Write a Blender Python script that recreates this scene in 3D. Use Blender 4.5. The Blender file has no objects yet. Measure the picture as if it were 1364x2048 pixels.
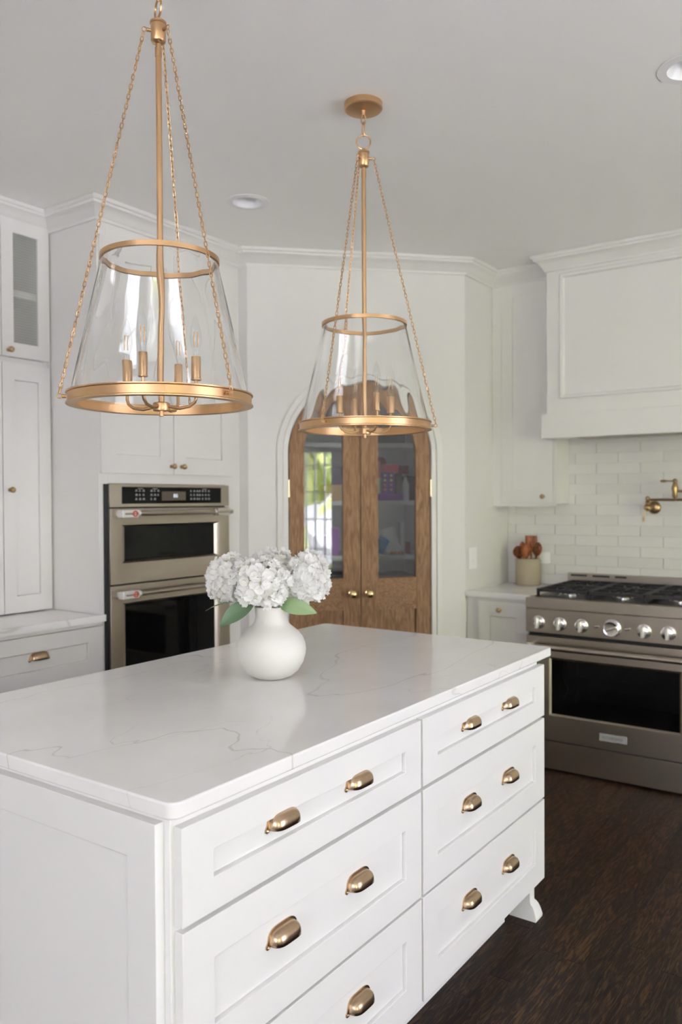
import bpy, bmesh, math, random
from mathutils import Vector, Matrix
random.seed(7)
PI = math.pi
S = bpy.context.scene
COL = S.collection
V = Vector

# ------------------------------------------------------------------ camera
YAW, PITCH, ROLL, FPX, CH = .61486, -.01545, -.00516, 1618.64, 1.44306
Fw = V((-math.sin(YAW)*math.cos(PITCH), math.cos(YAW)*math.cos(PITCH), math.sin(PITCH)))
Rt = V((math.cos(YAW), math.sin(YAW), 0)); Up = Rt.cross(Fw)
R2 = Rt*math.cos(ROLL)+Up*math.sin(ROLL); U2 = Up*math.cos(ROLL)-Rt*math.sin(ROLL)
cd = bpy.data.cameras.new('camera'); cam = bpy.data.objects.new('camera', cd); COL.objects.link(cam)
m = Matrix((R2, U2, -Fw)).transposed().to_4x4(); m.translation = (0, 0, CH); cam.matrix_world = m
cd.sensor_fit = 'VERTICAL'; cd.sensor_height = 36; cd.sensor_width = 24; cd.lens = FPX/2048*36; cd.clip_start = .05
cd.dof.use_dof = True; cd.dof.focus_distance = 1.95; cd.dof.aperture_fstop = 3.4
S.camera = cam

# ------------------------------------------------------------------ world, lights, exposure
w = bpy.data.worlds.new('sky'); S.world = w; w.use_nodes = True
bg = w.node_tree.nodes['Background']; bg.inputs[0].default_value = (.90, .868, .985, 1); bg.inputs[1].default_value = 9.0
def area(name, loc, aim, sx, sy, power, col=(1, 1, 1)):
    l = bpy.data.lights.new(name, 'AREA'); l.shape = 'RECTANGLE'; l.size = sx; l.size_y = sy; l.energy = power; l.color = col
    o = bpy.data.objects.new(name, l); COL.objects.link(o); o.location = loc
    o.rotation_euler = (V(aim)-V(loc)).to_track_quat('-Z', 'Y').to_euler(); return o
for loc, aim, sx, sy in (((2.66, 2.4, 1.3), (0, 2.4, 1.3), 2.05, 2.15), ((2.66, -.93, 1.21), (0, -.93, 1.21), 1.60, 1.80), ((.3, -3.26, 1.5), (.3, 0, 1.5), 2.55, 1.86)):
    o = area('sky_portal', loc, aim, sx, sy, 1); o.data.cycles.is_portal = True      # sampling aid for the sky that enters each window
sl = bpy.data.lights.new('sun', 'SUN'); sl.energy = 120; sl.angle = .01; sl.color = (.90, .87, 1)
so = bpy.data.objects.new('sun', sl); COL.objects.link(so); so.rotation_euler = V((.62, .1, -.8)).to_track_quat('-Z', 'Y').to_euler()
S.view_settings.view_transform = 'Standard'; S.view_settings.look = 'None'
S.view_settings.exposure = -0.1; S.view_settings.gamma = 1; S.view_settings.use_curve_mapping = False
S.cycles.max_bounces = 14; S.cycles.diffuse_bounces = 7; S.cycles.glossy_bounces = 6; S.cycles.transmission_bounces = 12
S.cycles.transparent_max_bounces = 12; S.cycles.use_denoising = True; S.cycles.sample_clamp_indirect = 14
S.cycles.blur_glossy = .5

# ------------------------------------------------------------------ materials
def mat(name, col, rough=.5, metal=0, spec=.5, trans=0, ior=1.45, bump=None, emit=None, coat=0, aniso=0):
    m = bpy.data.materials.new(name); m.use_nodes = True
    b = m.node_tree.nodes['Principled BSDF']
    b.inputs['Base Color'].default_value = (*col, 1); b.inputs['Roughness'].default_value = rough
    b.inputs['Metallic'].default_value = metal; b.inputs['Specular IOR Level'].default_value = spec
    b.inputs['Transmission Weight'].default_value = trans; b.inputs['IOR'].default_value = ior
    b.inputs['Coat Weight'].default_value = coat; b.inputs['Anisotropic'].default_value = aniso
    if emit: b.inputs['Emission Color'].default_value = (*emit[0], 1); b.inputs['Emission Strength'].default_value = emit[1]
    if bump:
        sc, st = bump[:2]; N = m.node_tree.nodes; L = m.node_tree.links
        tc = N.new('ShaderNodeTexCoord'); mp = N.new('ShaderNodeMapping'); mp.inputs['Scale'].default_value = bump[2] if len(bump) > 2 else (1, 1, 1)
        n = N.new('ShaderNodeTexNoise'); n.inputs['Scale'].default_value = sc; n.inputs['Detail'].default_value = 4
        bp = N.new('ShaderNodeBump'); bp.inputs['Strength'].default_value = st; bp.inputs['Distance'].default_value = .002
        L.new(tc.outputs['Object'], mp.inputs[0]); L.new(mp.outputs[0], n.inputs['Vector']); L.new(n.outputs['Fac'], bp.inputs['Height']); L.new(bp.outputs[0], b.inputs['Normal'])
    return m
def nodes(m): return m.node_tree.nodes, m.node_tree.links, m.node_tree.nodes['Principled BSDF']
def ramp(N, stops):
    r = N.new('ShaderNodeValToRGB'); e = r.color_ramp.elements
    e[0].position, e[0].color = stops[0][0], (*stops[0][1], 1); e[1].position, e[1].color = stops[-1][0], (*stops[-1][1], 1)
    for p, c in stops[1:-1]:
        k = e.new(p); k.color = (*c, 1)
    return r

WALL = mat('wall_paint', (.725, .712, .69), .62, bump=(160, .06))
CEIL = mat('ceiling_paint', (.93, .92, .90), .8, bump=(120, .05))
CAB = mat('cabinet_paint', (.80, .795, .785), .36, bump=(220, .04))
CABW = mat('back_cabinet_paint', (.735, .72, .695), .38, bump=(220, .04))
BRASS = mat('satin_brass', (.56, .36, .19), .36, 1, bump=(500, .08))
PULL = mat('champagne_bronze', (.50, .365, .24), .27, 1, bump=(400, .1, (1, 1, .1)))
KNOBB = mat('aged_brass', (.40, .28, .14), .3, 1)
POLB = mat('polished_brass', (.78, .62, .33), .1, 1)
HINGE = mat('bright_brass', (.85, .74, .5), .3, 1)
STEEL = mat('brushed_steel', (.45, .40, .335), .31, 1, aniso=.5, bump=(60, .12, (1, 1, 25)))
CHROME = mat('chrome_knob', (.80, .78, .75), .2, 1)
BLACKG = mat('black_oven_glass', (.003, .003, .003), .04, 0, .25)
BLACK = mat('black_enamel', (.012, .012, .012), .3)
IRON = mat('cast_iron', (.016, .016, .017), .5, bump=(300, .3))
PLASTW = mat('white_plastic', (.86, .86, .86), .3)
CERAM = mat('matte_cream_ceramic', (.70, .685, .64), .55, bump=(260, .12))
GLASS = mat('clear_glass', (.985, .99, .99), .0, trans=1, ior=1.46)
FILA = mat('filament', (.85, .48, .16), .5)
LENS = mat('frosted_lens', (.86, .86, .88), .35)
DARK = mat('shadow_gap', (.02, .02, .02), .6)
REDP = mat('red_badge', (.55, .05, .04), .4)
GREYP = mat('grey_print', (.16, .16, .16), .5)
WHITEP = mat('panel_print', (.30, .30, .30), .5)
SCREEN = mat('display_screen', (.10, .08, .06), .25)
DIGIT = mat('display_digits', (.6, .7, .8), .5, emit=((.75, .85, 1), .9))
ROOMW = mat('pantry_paint', (.82, .82, .80), .6)
GREEN = mat('leaf_green', (.24, .34, .17), .45)
LEAFD = mat('dark_leaf', (.10, .17, .09), .42)
STEM = mat('stem_green', (.22, .29, .11), .5)
PETAL = mat('white_petal', (.95, .95, .93), .6)
b = PETAL.node_tree.nodes['Principled BSDF']; b.inputs['Subsurface Weight'].default_value = .0; b.inputs['Subsurface Radius'].default_value = (.006, .006, .005); b.inputs['Subsurface Scale'].default_value = 1
N_, L_n = PETAL.node_tree.nodes, PETAL.node_tree.links; tr = N_.new('ShaderNodeBsdfTranslucent'); tr.inputs[0].default_value = (.95, .95, .92, 1); ms = N_.new('ShaderNodeMixShader'); ms.inputs[0].default_value = .4
L_n.new(b.outputs[0], ms.inputs[1]); L_n.new(tr.outputs[0], ms.inputs[2]); L_n.new(ms.outputs[0], N_['Material Output'].inputs[0])
BUD = mat('floret_centre', (.74, .75, .58), .6)
OUTW = mat('white_patio_plastic', (.9, .9, .92), .4)
STONE = mat('patio_stone', (.66, .66, .65), .8, bump=(8, .4))

def thin_glass(name, tint, refl=1.0):
    m = bpy.data.materials.new(name); m.use_nodes = True; N = m.node_tree.nodes; L = m.node_tree.links; N.clear()
    o = N.new('ShaderNodeOutputMaterial'); mx = N.new('ShaderNodeMixShader'); t = N.new('ShaderNodeBsdfTransparent'); g = N.new('ShaderNodeBsdfGlossy')
    f0 = N.new('ShaderNodeLayerWeight'); f0.inputs[0].default_value = .5; p5 = N.new('ShaderNodeMath'); p5.operation = 'POWER'; p5.inputs[1].default_value = 5; f = N.new('ShaderNodeMath'); f.operation = 'MULTIPLY_ADD'; f.inputs[1].default_value = .6; f.inputs[2].default_value = .04; L.new(f0.outputs['Facing'], p5.inputs[0]); L.new(p5.outputs[0], f.inputs[0]); k = N.new('ShaderNodeMath'); k.operation = 'MULTIPLY'; k.inputs[1].default_value = refl
    t.inputs[0].default_value = (*tint, 1); g.inputs['Roughness'].default_value = .0
    L.new(f.outputs[0], k.inputs[0]); L.new(k.outputs[0], mx.inputs[0]); L.new(t.outputs[0], mx.inputs[1]); L.new(g.outputs[0], mx.inputs[2]); L.new(mx.outputs[0], o.inputs[0])
    return m
PANE = thin_glass('door_pane_glass', (.93, .95, .95), 2.5)
WPANE = thin_glass('window_pane_glass', (.97, .98, .98))
def reeded():
    m = thin_glass('reeded_glass', (.95, .96, .95)); N, L = m.node_tree.nodes, m.node_tree.links
    tc = N.new('ShaderNodeTexCoord'); wv = N.new('ShaderNodeTexWave'); wv.bands_direction = 'Z'; wv.inputs['Scale'].default_value = 26
    mr = N.new('ShaderNodeMapRange'); mr.inputs[3].default_value = .14; mr.inputs[4].default_value = .22; tl_ = N.new('ShaderNodeBsdfDiffuse'); tl_.inputs[0].default_value = (.75, .76, .73, 1); ms = N.new('ShaderNodeMixShader')
    o = [n for n in N if n.type == 'OUTPUT_MATERIAL'][0]; src = o.inputs[0].links[0].from_socket
    L.new(tc.outputs['Object'], wv.inputs[0]); L.new(wv.outputs['Fac'], mr.inputs[0]); L.new(mr.outputs[0], ms.inputs[0]); L.new(src, ms.inputs[1]); L.new(tl_.outputs[0], ms.inputs[2]); L.new(ms.outputs[0], o.inputs[0]); return m
REED = reeded()

def wood(name, c0, c1, c2, axis, scale=1, rough=.45, rnd=0, dark=None):
    """grain running along axis (0 x, 1 y, 2 z) of object space"""
    m = mat(name, c1, rough); N, L, b = nodes(m)
    tc = N.new('ShaderNodeTexCoord'); mp = N.new('ShaderNodeMapping'); s = [9*scale]*3; s[axis] = .8*scale; mp.inputs['Scale'].default_value = s
    oi = N.new('ShaderNodeObjectInfo'); mu = N.new('ShaderNodeVectorMath'); mu.operation = 'MULTIPLY_ADD'; mu.inputs[1].default_value = (37, 53, 71)
    cx = N.new('ShaderNodeCombineXYZ'); [L.new(oi.outputs['Random'], cx.inputs[i]) for i in range(3)]
    L.new(cx.outputs[0], mu.inputs[0]); L.new(tc.outputs['Object'], mu.inputs[2]); L.new(mu.outputs[0], mp.inputs[0])
    n1 = N.new('ShaderNodeTexNoise'); n1.inputs['Scale'].default_value = 1.6; n1.inputs['Detail'].default_value = 5; n1.inputs['Distortion'].default_value = 1.1
    wv = N.new('ShaderNodeMath'); wv.operation = 'MULTIPLY'; wv.inputs[1].default_value = 9
    sn = N.new('ShaderNodeMath'); sn.operation = 'SINE'
    L.new(mp.outputs[0], n1.inputs['Vector']); L.new(n1.outputs['Fac'], wv.inputs[0]); wv2 = N.new('ShaderNodeMath'); wv2.operation = 'MULTIPLY'; wv2.inputs[1].default_value = 4
    L.new(wv.outputs[0], wv2.inputs[0]); L.new(wv2.outputs[0], sn.inputs[0])
    n2 = N.new('ShaderNodeTexNoise'); n2.inputs['Scale'].default_value = 9; n2.inputs['Detail'].default_value = 6; L.new(mp.outputs[0], n2.inputs['Vector'])
    mm = N.new('ShaderNodeMath'); mm.operation = 'MULTIPLY_ADD'; mm.inputs[1].default_value = .16; L.new(sn.outputs[0], mm.inputs[0]); L.new(n2.outputs['Fac'], mm.inputs[2])
    r = ramp(N, [(.28, c0), (.52, c1), (.75, c2)]); L.new(mm.outputs[0], r.inputs[0])
    out = r.outputs[0]
    if rnd:
        hs = N.new('ShaderNodeHueSaturation'); mr = N.new('ShaderNodeMapRange'); mr.inputs[3].default_value = 1-rnd; mr.inputs[4].default_value = 1+rnd
        L.new(oi.outputs['Random'], mr.inputs[0]); L.new(mr.outputs[0], hs.inputs['Value']); L.new(out, hs.inputs['Color']); out = hs.outputs[0]
    L.new(out, b.inputs['Base Color'])
    bp = N.new('ShaderNodeBump'); bp.inputs['Strength'].default_value = .25; bp.inputs['Distance'].default_value = .001
    L.new(mm.outputs[0], bp.inputs['Height']); L.new(bp.outputs[0], b.inputs['Normal'])
    b.inputs['Specular IOR Level'].default_value = .24
    return m
OAKV = wood('oak_vertical', (.175, .092, .044), (.25, .14, .072), (.32, .19, .105), 2, 2.2, .45)
OAKH = wood('oak_horizontal', (.175, .092, .044), (.25, .14, .072), (.32, .19, .105), 0, 2.2, .45)
FLOORM = wood('dark_oak_floor', (.005, .0022, .001), (.019, .0088, .0038), (.060, .029, .0125), 1, 3.0, .46, .28)
ACAC = wood('acacia_wood', (.07, .02, .008), (.20, .06, .02), (.36, .14, .055), 2, 3, .4, .3)

def tile_mat():
    m = mat('glazed_tile', (.82, .81, .78), .22); N, L, b = nodes(m)
    oi = N.new('ShaderNodeObjectInfo'); r = ramp(N, [(0, (.67, .655, .63)), (.5, (.70, .69, .665)), (1, (.73, .72, .695))]); L.new(oi.outputs['Random'], r.inputs[0]); L.new(r.outputs[0], b.inputs['Base Color'])
    tc = N.new('ShaderNodeTexCoord'); n = N.new('ShaderNodeTexNoise'); n.inputs['Scale'].default_value = 14; bp = N.new('ShaderNodeBump'); bp.inputs['Strength'].default_value = .25; bp.inputs['Distance'].default_value = .004
    L.new(tc.outputs['Object'], n.inputs['Vector']); L.new(n.outputs['Fac'], bp.inputs['Height']); L.new(bp.outputs[0], b.inputs['Normal']); return m
TILE = tile_mat(); GROUT = mat('grout', (.63, .62, .60), .8)

def quartz():
    m = mat('veined_quartz', (.80, .79, .77), .13, spec=.45); N, L, b = nodes(m)
    tc = N.new('ShaderNodeTexCoord'); base = None
    def vein(scale, stretch, width, seed, mscale, mlo, rot):
        mp = N.new('ShaderNodeMapping'); mp.inputs['Scale'].default_value = stretch; mp.inputs['Location'].default_value = (seed, seed*.7, seed*.3); mp.inputs['Rotation'].default_value = (0, 0, rot)
        n = N.new('ShaderNodeTexNoise'); n.inputs['Scale'].default_value = scale; n.inputs['Detail'].default_value = 4; n.inputs['Roughness'].default_value = .45; n.inputs['Distortion'].default_value = .25
        L.new(tc.outputs['Object'], mp.inputs[0]); L.new(mp.outputs[0], n.inputs['Vector'])
        s = N.new('ShaderNodeMath'); s.operation = 'SUBTRACT'; s.inputs[1].default_value = .5; L.new(n.outputs['Fac'], s.inputs[0])
        a = N.new('ShaderNodeMath'); a.operation = 'ABSOLUTE'; L.new(s.outputs[0], a.inputs[0])
        r = N.new('ShaderNodeMapRange'); r.interpolation_type = 'SMOOTHSTEP'; r.inputs[1].default_value = 0; r.inputs[2].default_value = width; r.inputs[3].default_value = 1; r.inputs[4].default_value = 0; L.new(a.outputs[0], r.inputs[0])
        n2 = N.new('ShaderNodeTexNoise'); n2.inputs['Scale'].default_value = mscale; n2.inputs['Detail'].default_value = 2; L.new(mp.outputs[0], n2.inputs['Vector'])
        r2 = N.new('ShaderNodeMapRange'); r2.inputs[1].default_value = mlo; r2.inputs[2].default_value = mlo+.14; L.new(n2.outputs['Fac'], r2.inputs[0])
        k = N.new('ShaderNodeMath'); k.operation = 'MULTIPLY'; L.new(r.outputs[0], k.inputs[0]); L.new(r2.outputs[0], k.inputs[1]); return k.outputs[0]
    v1 = vein(1.25, (1.5, .5, 1), .0034, 3.1, 1.3, .36, -.30); v2 = vein(2.3, (1.5, .5, 1), .003, 11.7, 2.0, .43, -.18)
    ad = N.new('ShaderNodeMath'); ad.operation = 'ADD'; ad.use_clamp = True; L.new(v1, ad.inputs[0]); h = N.new('ShaderNodeMath'); h.operation = 'MULTIPLY'; h.inputs[1].default_value = .7; L.new(v2, h.inputs[0]); L.new(h.outputs[0], ad.inputs[1])
    cl = N.new('ShaderNodeTexNoise'); cl.inputs['Scale'].default_value = 4; cl.inputs['Detail'].default_value = 5; L.new(tc.outputs['Object'], cl.inputs['Vector'])
    rc = ramp(N, [(.3, (.80, .79, .775)), (.7, (.86, .85, .84))]); L.new(cl.outputs['Fac'], rc.inputs[0])
    mx = N.new('ShaderNodeMix'); mx.data_type = 'RGBA'; mx.inputs[7].default_value = (.50, .43, .35, 1)
    k = N.new('ShaderNodeMath'); k.operation = 'MULTIPLY'; k.inputs[1].default_value = .45; L.new(ad.outputs[0], k.inputs[0]); L.new(k.outputs[0], mx.inputs[0]); L.new(rc.outputs[0], mx.inputs[6]); L.new(mx.outputs[2], b.inputs['Base Color'])
    return m
QUARTZ = quartz()
def stone_crock():
    m = mat('travertine_crock', (.36, .30, .21), .6); N, L, b = nodes(m)
    tc = N.new('ShaderNodeTexCoord'); wv = N.new('ShaderNodeTexWave'); wv.bands_direction = 'Z'; wv.inputs['Scale'].default_value = 30; wv.inputs['Distortion'].default_value = 2
    r = ramp(N, [(0, (.31, .26, .18)), (1, (.41, .35, .25))]); L.new(tc.outputs['Object'], wv.inputs[0]); L.new(wv.outputs['Fac'], r.inputs[0]); L.new(r.outputs[0], b.inputs['Base Color']); return m
CROCK = stone_crock()
def hedge_mat():
    m = mat('hedge_leaves', (.2, .28, .06), .6); N, L, b = nodes(m)
    tc = N.new('ShaderNodeTexCoord'); n = N.new('ShaderNodeTexNoise'); n.inputs['Scale'].default_value = 3.2; n.inputs['Detail'].default_value = 5
    r = ramp(N, [(.3, (.06, .11, .03)), (.5, (.36, .42, .12)), (.7, (.75, .72, .3))]); L.new(tc.outputs['Object'], n.inputs['Vector']); L.new(n.outputs['Fac'], r.inputs[0]); L.new(r.outputs[0], b.inputs['Base Color']); return m
HEDGE = hedge_mat()

BRACK = mat('paled_bracket_metal', (.8, .79, .78), .35, .6)  # bracket's sky reflection put into a paler base colour; also used on knob blades
# ------------------------------------------------------------------ mesh helpers
BASE = {}           # object name -> world location of its own origin
WORLD = ((V((0, 0, 0)), V((1, 0, 0)), V((0, 1, 0))))
class MB:
    """collects shapes; frame = (origin, along, outward); coordinates are (along, outward, z)"""
    def __init__(s, frame=WORLD): s.bm = bmesh.new(); s.f = frame
    def p(s, a, b, z): O, A, B = s.f; return O+A*a+B*b+V((0, 0, z))
    def face(s, vs, smooth=False):
        if len(vs) < 3: return None
        try: f = s.bm.faces.new(vs); f.smooth = smooth; return f
        except ValueError: return None
    def box(s, a0, a1, b0, b1, z0, z1):
        v = [s.bm.verts.new(s.p(a, b, z)) for z in (z0, z1) for (a, b) in ((a0, b0), (a1, b0), (a1, b1), (a0, b1))]
        for q in ((3, 2, 1, 0), (4, 5, 6, 7), (0, 1, 5, 4), (1, 2, 6, 5), (2, 3, 7, 6), (3, 0, 4, 7)): s.face([v[i] for i in q])
        return s
    def prism(s, pts, b0, b1, smooth=False):
        """polygon in (along, z) pushed through outward b0..b1"""
        f = [s.bm.verts.new(s.p(a, b0, z)) for a, z in pts]; g = [s.bm.verts.new(s.p(a, b1, z)) for a, z in pts]; n = len(pts)
        s.face(f[::-1]); s.face(g)
        for i in range(n): s.face([f[i], f[(i+1) % n], g[(i+1) % n], g[i]], smooth)
        return s
    def slab(s, pts, z0, z1):
        """polygon in (along, outward) pushed through z"""
        f = [s.bm.verts.new(s.p(a, b, z0)) for a, b in pts]; g = [s.bm.verts.new(s.p(a, b, z1)) for a, b in pts]; n = len(pts)
        s.face(f[::-1]); s.face(g)
        for i in range(n): s.face([f[i], f[(i+1) % n], g[(i+1) % n], g[i]])
        return s
    def lathe(s, prof, c, axis='z', n=32, a0=0, close=False):
        """prof = [(radius, height)] about axis through c (along, outward, z)"""
        rings = []
        for r, h in prof:
            ring = []
            if r < 1e-6:
                q = (0, 0, h) if axis == 'z' else ((0, h, 0) if axis == 'b' else (h, 0, 0))
                rings.append([s.bm.verts.new(s.p(c[0]+q[0], c[1]+q[1], c[2]+q[2]))]); continue
            for i in range(n):
                t = a0+2*PI*i/n; x, y = r*math.cos(t), r*math.sin(t)
                q = (x, y, h) if axis == 'z' else ((x, h, y) if axis == 'b' else (h, x, y))
                ring.append(s.bm.verts.new(s.p(c[0]+q[0], c[1]+q[1], c[2]+q[2])))
            rings.append(ring)
        pairs = list(zip(rings, rings[1:]))
        if close: pairs.append((rings[-1], rings[0]))
        for k, l in pairs:
            for i in range(n):
                j = (i+1) % n
                q = [k[0] if len(k) == 1 else k[i], k[0] if len(k) == 1 else k[j], l[0] if len(l) == 1 else l[j], l[0] if len(l) == 1 else l[i]]
                q = [x for e, x in enumerate(q) if x not in q[:e]]
                s.face(q, True)
        if not close:
            if len(rings[0]) > 1: s.face(rings[0][::-1])
            if len(rings[-1]) > 1: s.face(rings[-1])
        return s
    def tube(s, pts, r, n=10, cap=True, closed=False, flat=1.0):
        """tube along pts (frame coordinates); r number or list"""
        P = [s.p(*q) for q in pts]; N = len(P); rings = []
        rr = r if isinstance(r, (list, tuple)) else [r]*N
        up = None
        for i in range(N):
            if closed: d = (P[(i+1) % N]-P[i-1]).normalized()
            else: d = (P[min(i+1, N-1)]-P[max(i-1, 0)]).normalized()
            if up is None: up = V((0, 0, 1)) if abs(d.z) < .9 else V((1, 0, 0))
            u = (up-d*up.dot(d)).normalized(); up = u; v = d.cross(u)
            rings.append([s.bm.verts.new(P[i]+(u*math.cos(2*PI*k/n)*flat+v*math.sin(2*PI*k/n))*rr[i]) for k in range(n)])
        for i in range(N if closed else N-1):
            k, l = rings[i], rings[(i+1) % N]
            for j in range(n): s.face([k[j], k[(j+1) % n], l[(j+1) % n], l[j]], True)
        if cap and not closed: s.face(rings[0][::-1]); s.face(rings[-1])
        return s
    def shaker(s, a0, a1, z0, z1, b0, b1, st, rec=.008, rail=None, ch=.003, gw=.002, gd=.005):
        """framed front: slab b0..b1 with a recessed field"""
        rl = rail or st
        def ring(d, e, b): return [s.bm.verts.new(s.p(a, b, z)) for a, z in ((a0+d, z0+e), (a1-d, z0+e), (a1-d, z1-e), (a0+d, z1-e))]
        r = [ring(0, 0, b0), ring(0, 0, b1), ring(st, rl, b1), ring(st+.0006, rl+.0006, b1-rec-gd), ring(st+.0006+gw, rl+.0006+gw, b1-rec-gd), ring(st+.0012+gw, rl+.0012+gw, b1-rec)]
        s.face(r[0][::-1]); s.face(r[-1])
        for k, l in zip(r, r[1:]):
            for i in range(4): s.face([k[i], k[(i+1) % 4], l[(i+1) % 4], l[i]])
        return s
    def window_frame(s, a0, a1, z0, z1, b0, b1, st, rail=None, bev=0):
        """open frame with a hole through it"""
        rl = rail or st
        def ring(d, e, b): return [s.bm.verts.new(s.p(a, b, z)) for a, z in ((a0+d, z0+e), (a1-d, z0+e), (a1-d, z1-e), (a0+d, z1-e))]
        r = [ring(0, 0, b0), ring(0, 0, b1), ring(st, rl, b1), ring(st+bev, rl+bev, b0)]
        for k, l in zip(r, r[1:]+r[:1]):
            for i in range(4): s.face([k[i], k[(i+1) % 4], l[(i+1) % 4], l[i]])
        return s
    def ball(s, c, r, n=12, sq=(1, 1, 1)):
        prof = [(max(0, r*math.sin(PI*i/n))*sq[0], -r*math.cos(PI*i/n)*sq[2]) for i in range(n+1)]
        prof[0] = (0, prof[0][1]); prof[-1] = (0, prof[-1][1]); return s.lathe(prof, c, 'z', n*2)
    def build(s, name, material, parent=None, bevel=0, at=None, recalc=True):
        if recalc: bmesh.ops.recalc_face_normals(s.bm, faces=s.bm.faces[:])
        O = V((0, 0, 0))
        if parent is not None: O = BASE[parent.name]
        elif at is not None: O = V(at)
        bmesh.ops.translate(s.bm, verts=s.bm.verts[:], vec=-O)
        me = bpy.data.meshes.new(name); s.bm.to_mesh(me); s.bm.free(); me.materials.append(material); me.set_sharp_from_angle(angle=.62)
        o = bpy.data.objects.new(name, me); COL.objects.link(o); BASE[o.name] = O.copy()
        if parent is not None: o.parent = parent
        else: o.location = O
        if bevel:
            mo = o.modifiers.new('bevel', 'BEVEL'); mo.width = bevel; mo.segments = 2; mo.limit_method = 'ANGLE'; mo.angle_limit = .6
        return o
def thing(name, label, cat, loc=(0, 0, 0), group=None, kind=None):
    o = bpy.data.objects.new(name, None); COL.objects.link(o); o.location = loc; o.empty_display_size = .05; BASE[o.name] = V(loc)
    return tag(o, label, cat, group, kind)
def tag(o, label=None, cat=None, group=None, kind=None):
    if label: o['label'] = label
    if cat: o['category'] = cat
    if group: o['group'] = group
    if kind: o['kind'] = kind
    return o
def struct(o, label=None, cat=None): o['kind'] = 'structure'; return tag(o, label, cat)
def inst(me, name, parent, loc, rot=None, scale=None):
    """one more object on a shared mesh, at a world location, under parent"""
    o = bpy.data.objects.new(name, me); COL.objects.link(o)
    o.parent = parent; o.location = V(loc)-(BASE[parent.name] if parent is not None else V((0, 0, 0)))
    if rot is not None: o.rotation_euler = rot
    if scale is not None: o.scale = scale
    BASE[o.name] = V(loc); return o
def frame_rot(fr):
    """rotation that carries local x,y,z to along, outward, up (outward kept; along may flip)"""
    O, A, B = fr; A2 = B.cross(V((0, 0, 1))); return Matrix((A2, B, V((0, 0, 1)))).transposed().to_euler()

# ------------------------------------------------------------------ key dimensions
ZC = 2.81                                  # ceiling
WX, WY = -3.70, 4.817                      # left wall, range wall
CR, CL = V((-2.10, 4.212, 0)), V((-2.977, 3.335, 0))   # ends of the diagonal pantry wall
q2 = 1/math.sqrt(2)
DIAG = (CR, V((-q2, -q2, 0)), V((q2, -q2, 0)))          # s runs from the range end to the oven end
DL = (CL-CR).length
OVF = (V((0, 0, 0)), V((0, 1, 0)), V((1, 0, 0)))        # faces +X, along = world y, outward = world x
RNF = (V((0, 0, 0)), V((1, 0, 0)), V((0, -1, 0)))       # faces -Y, along = world x, outward = -y
LFF = (V((0, 0, 0)), V((1, 0, 0)), V((0, -1, 0)))

# ------------------------------------------------------------------ room shell
# floor: dark slab, planks laid along y
fl = struct(MB().box(WX-.1, 2.7, -3.3, WY+.1, -.08, -.012).build('floor', mat('subfloor', (.008, .005, .003), .8)), 'dark stained oak strip floor', None)
pw = .070; lens = [.46, .62, .8, 1.0, 1.25]
pmesh = []
for L_ in lens:
    o = MB().box(0, pw-.0007, 0, L_-.0007, -.012, 0).build('plank', FLOORM, fl, bevel=0)
    me = o.data; bpy.data.objects.remove(o)
    bm = bmesh.new(); bm.from_mesh(me); bmesh.ops.bevel(bm, geom=[e for e in bm.edges if all(v.co.z > -.001 for v in e.verts)], offset=.0003, segments=1, affect='EDGES'); bm.to_mesh(me); bm.free(); pmesh.append(me)
far = MB()
nx = 0; x = WX
while x < 2.69:
    y = -3.3-random.random()*.8
    while y < WY:
        k = random.randrange(5); L_ = lens[k]
        vis = (-1.25 < x < .12) and (y+L_ > 1.2) and y < 4.3
        if vis: inst(pmesh[k], 'plank', fl, (x, y, 0))
        else:
            y0, y1 = max(y, -3.3), min(y+L_-.001, WY)
            if y1 > y0: far.box(x, min(x+pw-.001, 2.7), y0, y1, -.012, -.0002)
        y += L_
    x += pw
o = far.build('distant_planks', FLOORM, fl); o['kind'] = 'stuff'

# ceiling with round holes for the recessed lights
DLS = [(-2.497, 2.809), (-.585, 2.765), (.35, 1.2), (-2.6, .4)]
bm = bmesh.new(); edges = []
def loop(pts):
    vs = [bm.verts.new((x, y, ZC)) for x, y in pts]
    for i in range(len(vs)): edges.append(bm.edges.new((vs[i], vs[(i+1) % len(vs)])))
loop([(WX-.1, -3.3), (2.7, -3.3), (2.7, WY+.1), (WX-.1, WY+.1)])
for cx, cy in DLS: loop([(cx+.07*math.cos(2*PI*i/32), cy+.07*math.sin(2*PI*i/32)) for i in range(32)])
bmesh.ops.triangle_fill(bm, use_beauty=True, edges=edges)
g = bmesh.ops.extrude_face_region(bm, geom=bm.faces[:]); bmesh.ops.translate(bm, verts=[v for v in g['geom'] if isinstance(v, bmesh.types.BMVert)], vec=(0, 0, .1))
bmesh.ops.recalc_face_normals(bm, faces=bm.faces[:])
me = bpy.data.meshes.new('ceiling'); bm.to_mesh(me); bm.free(); me.materials.append(CEIL)
o = bpy.data.objects.new('ceiling', me); COL.objects.link(o); struct(o)

struct(MB().box(WX-.1, WX, -3.3, WY+.1, 0, ZC).build('wall_left', WALL))
wb = struct(MB().box(WX, 2.7, WY, WY+.1, 0, ZC).build('wall_back', WALL))
struct(MB().box(-2.18, -2.10, CR.y+.03, WY, 0, ZC).slab([(-2.18, CR.y-.033), (-2.10, CR.y), (-2.10, CR.y+.031), (-2.18, CR.y+.031)], 0, ZC).build('wall_right_return', WALL))
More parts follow.
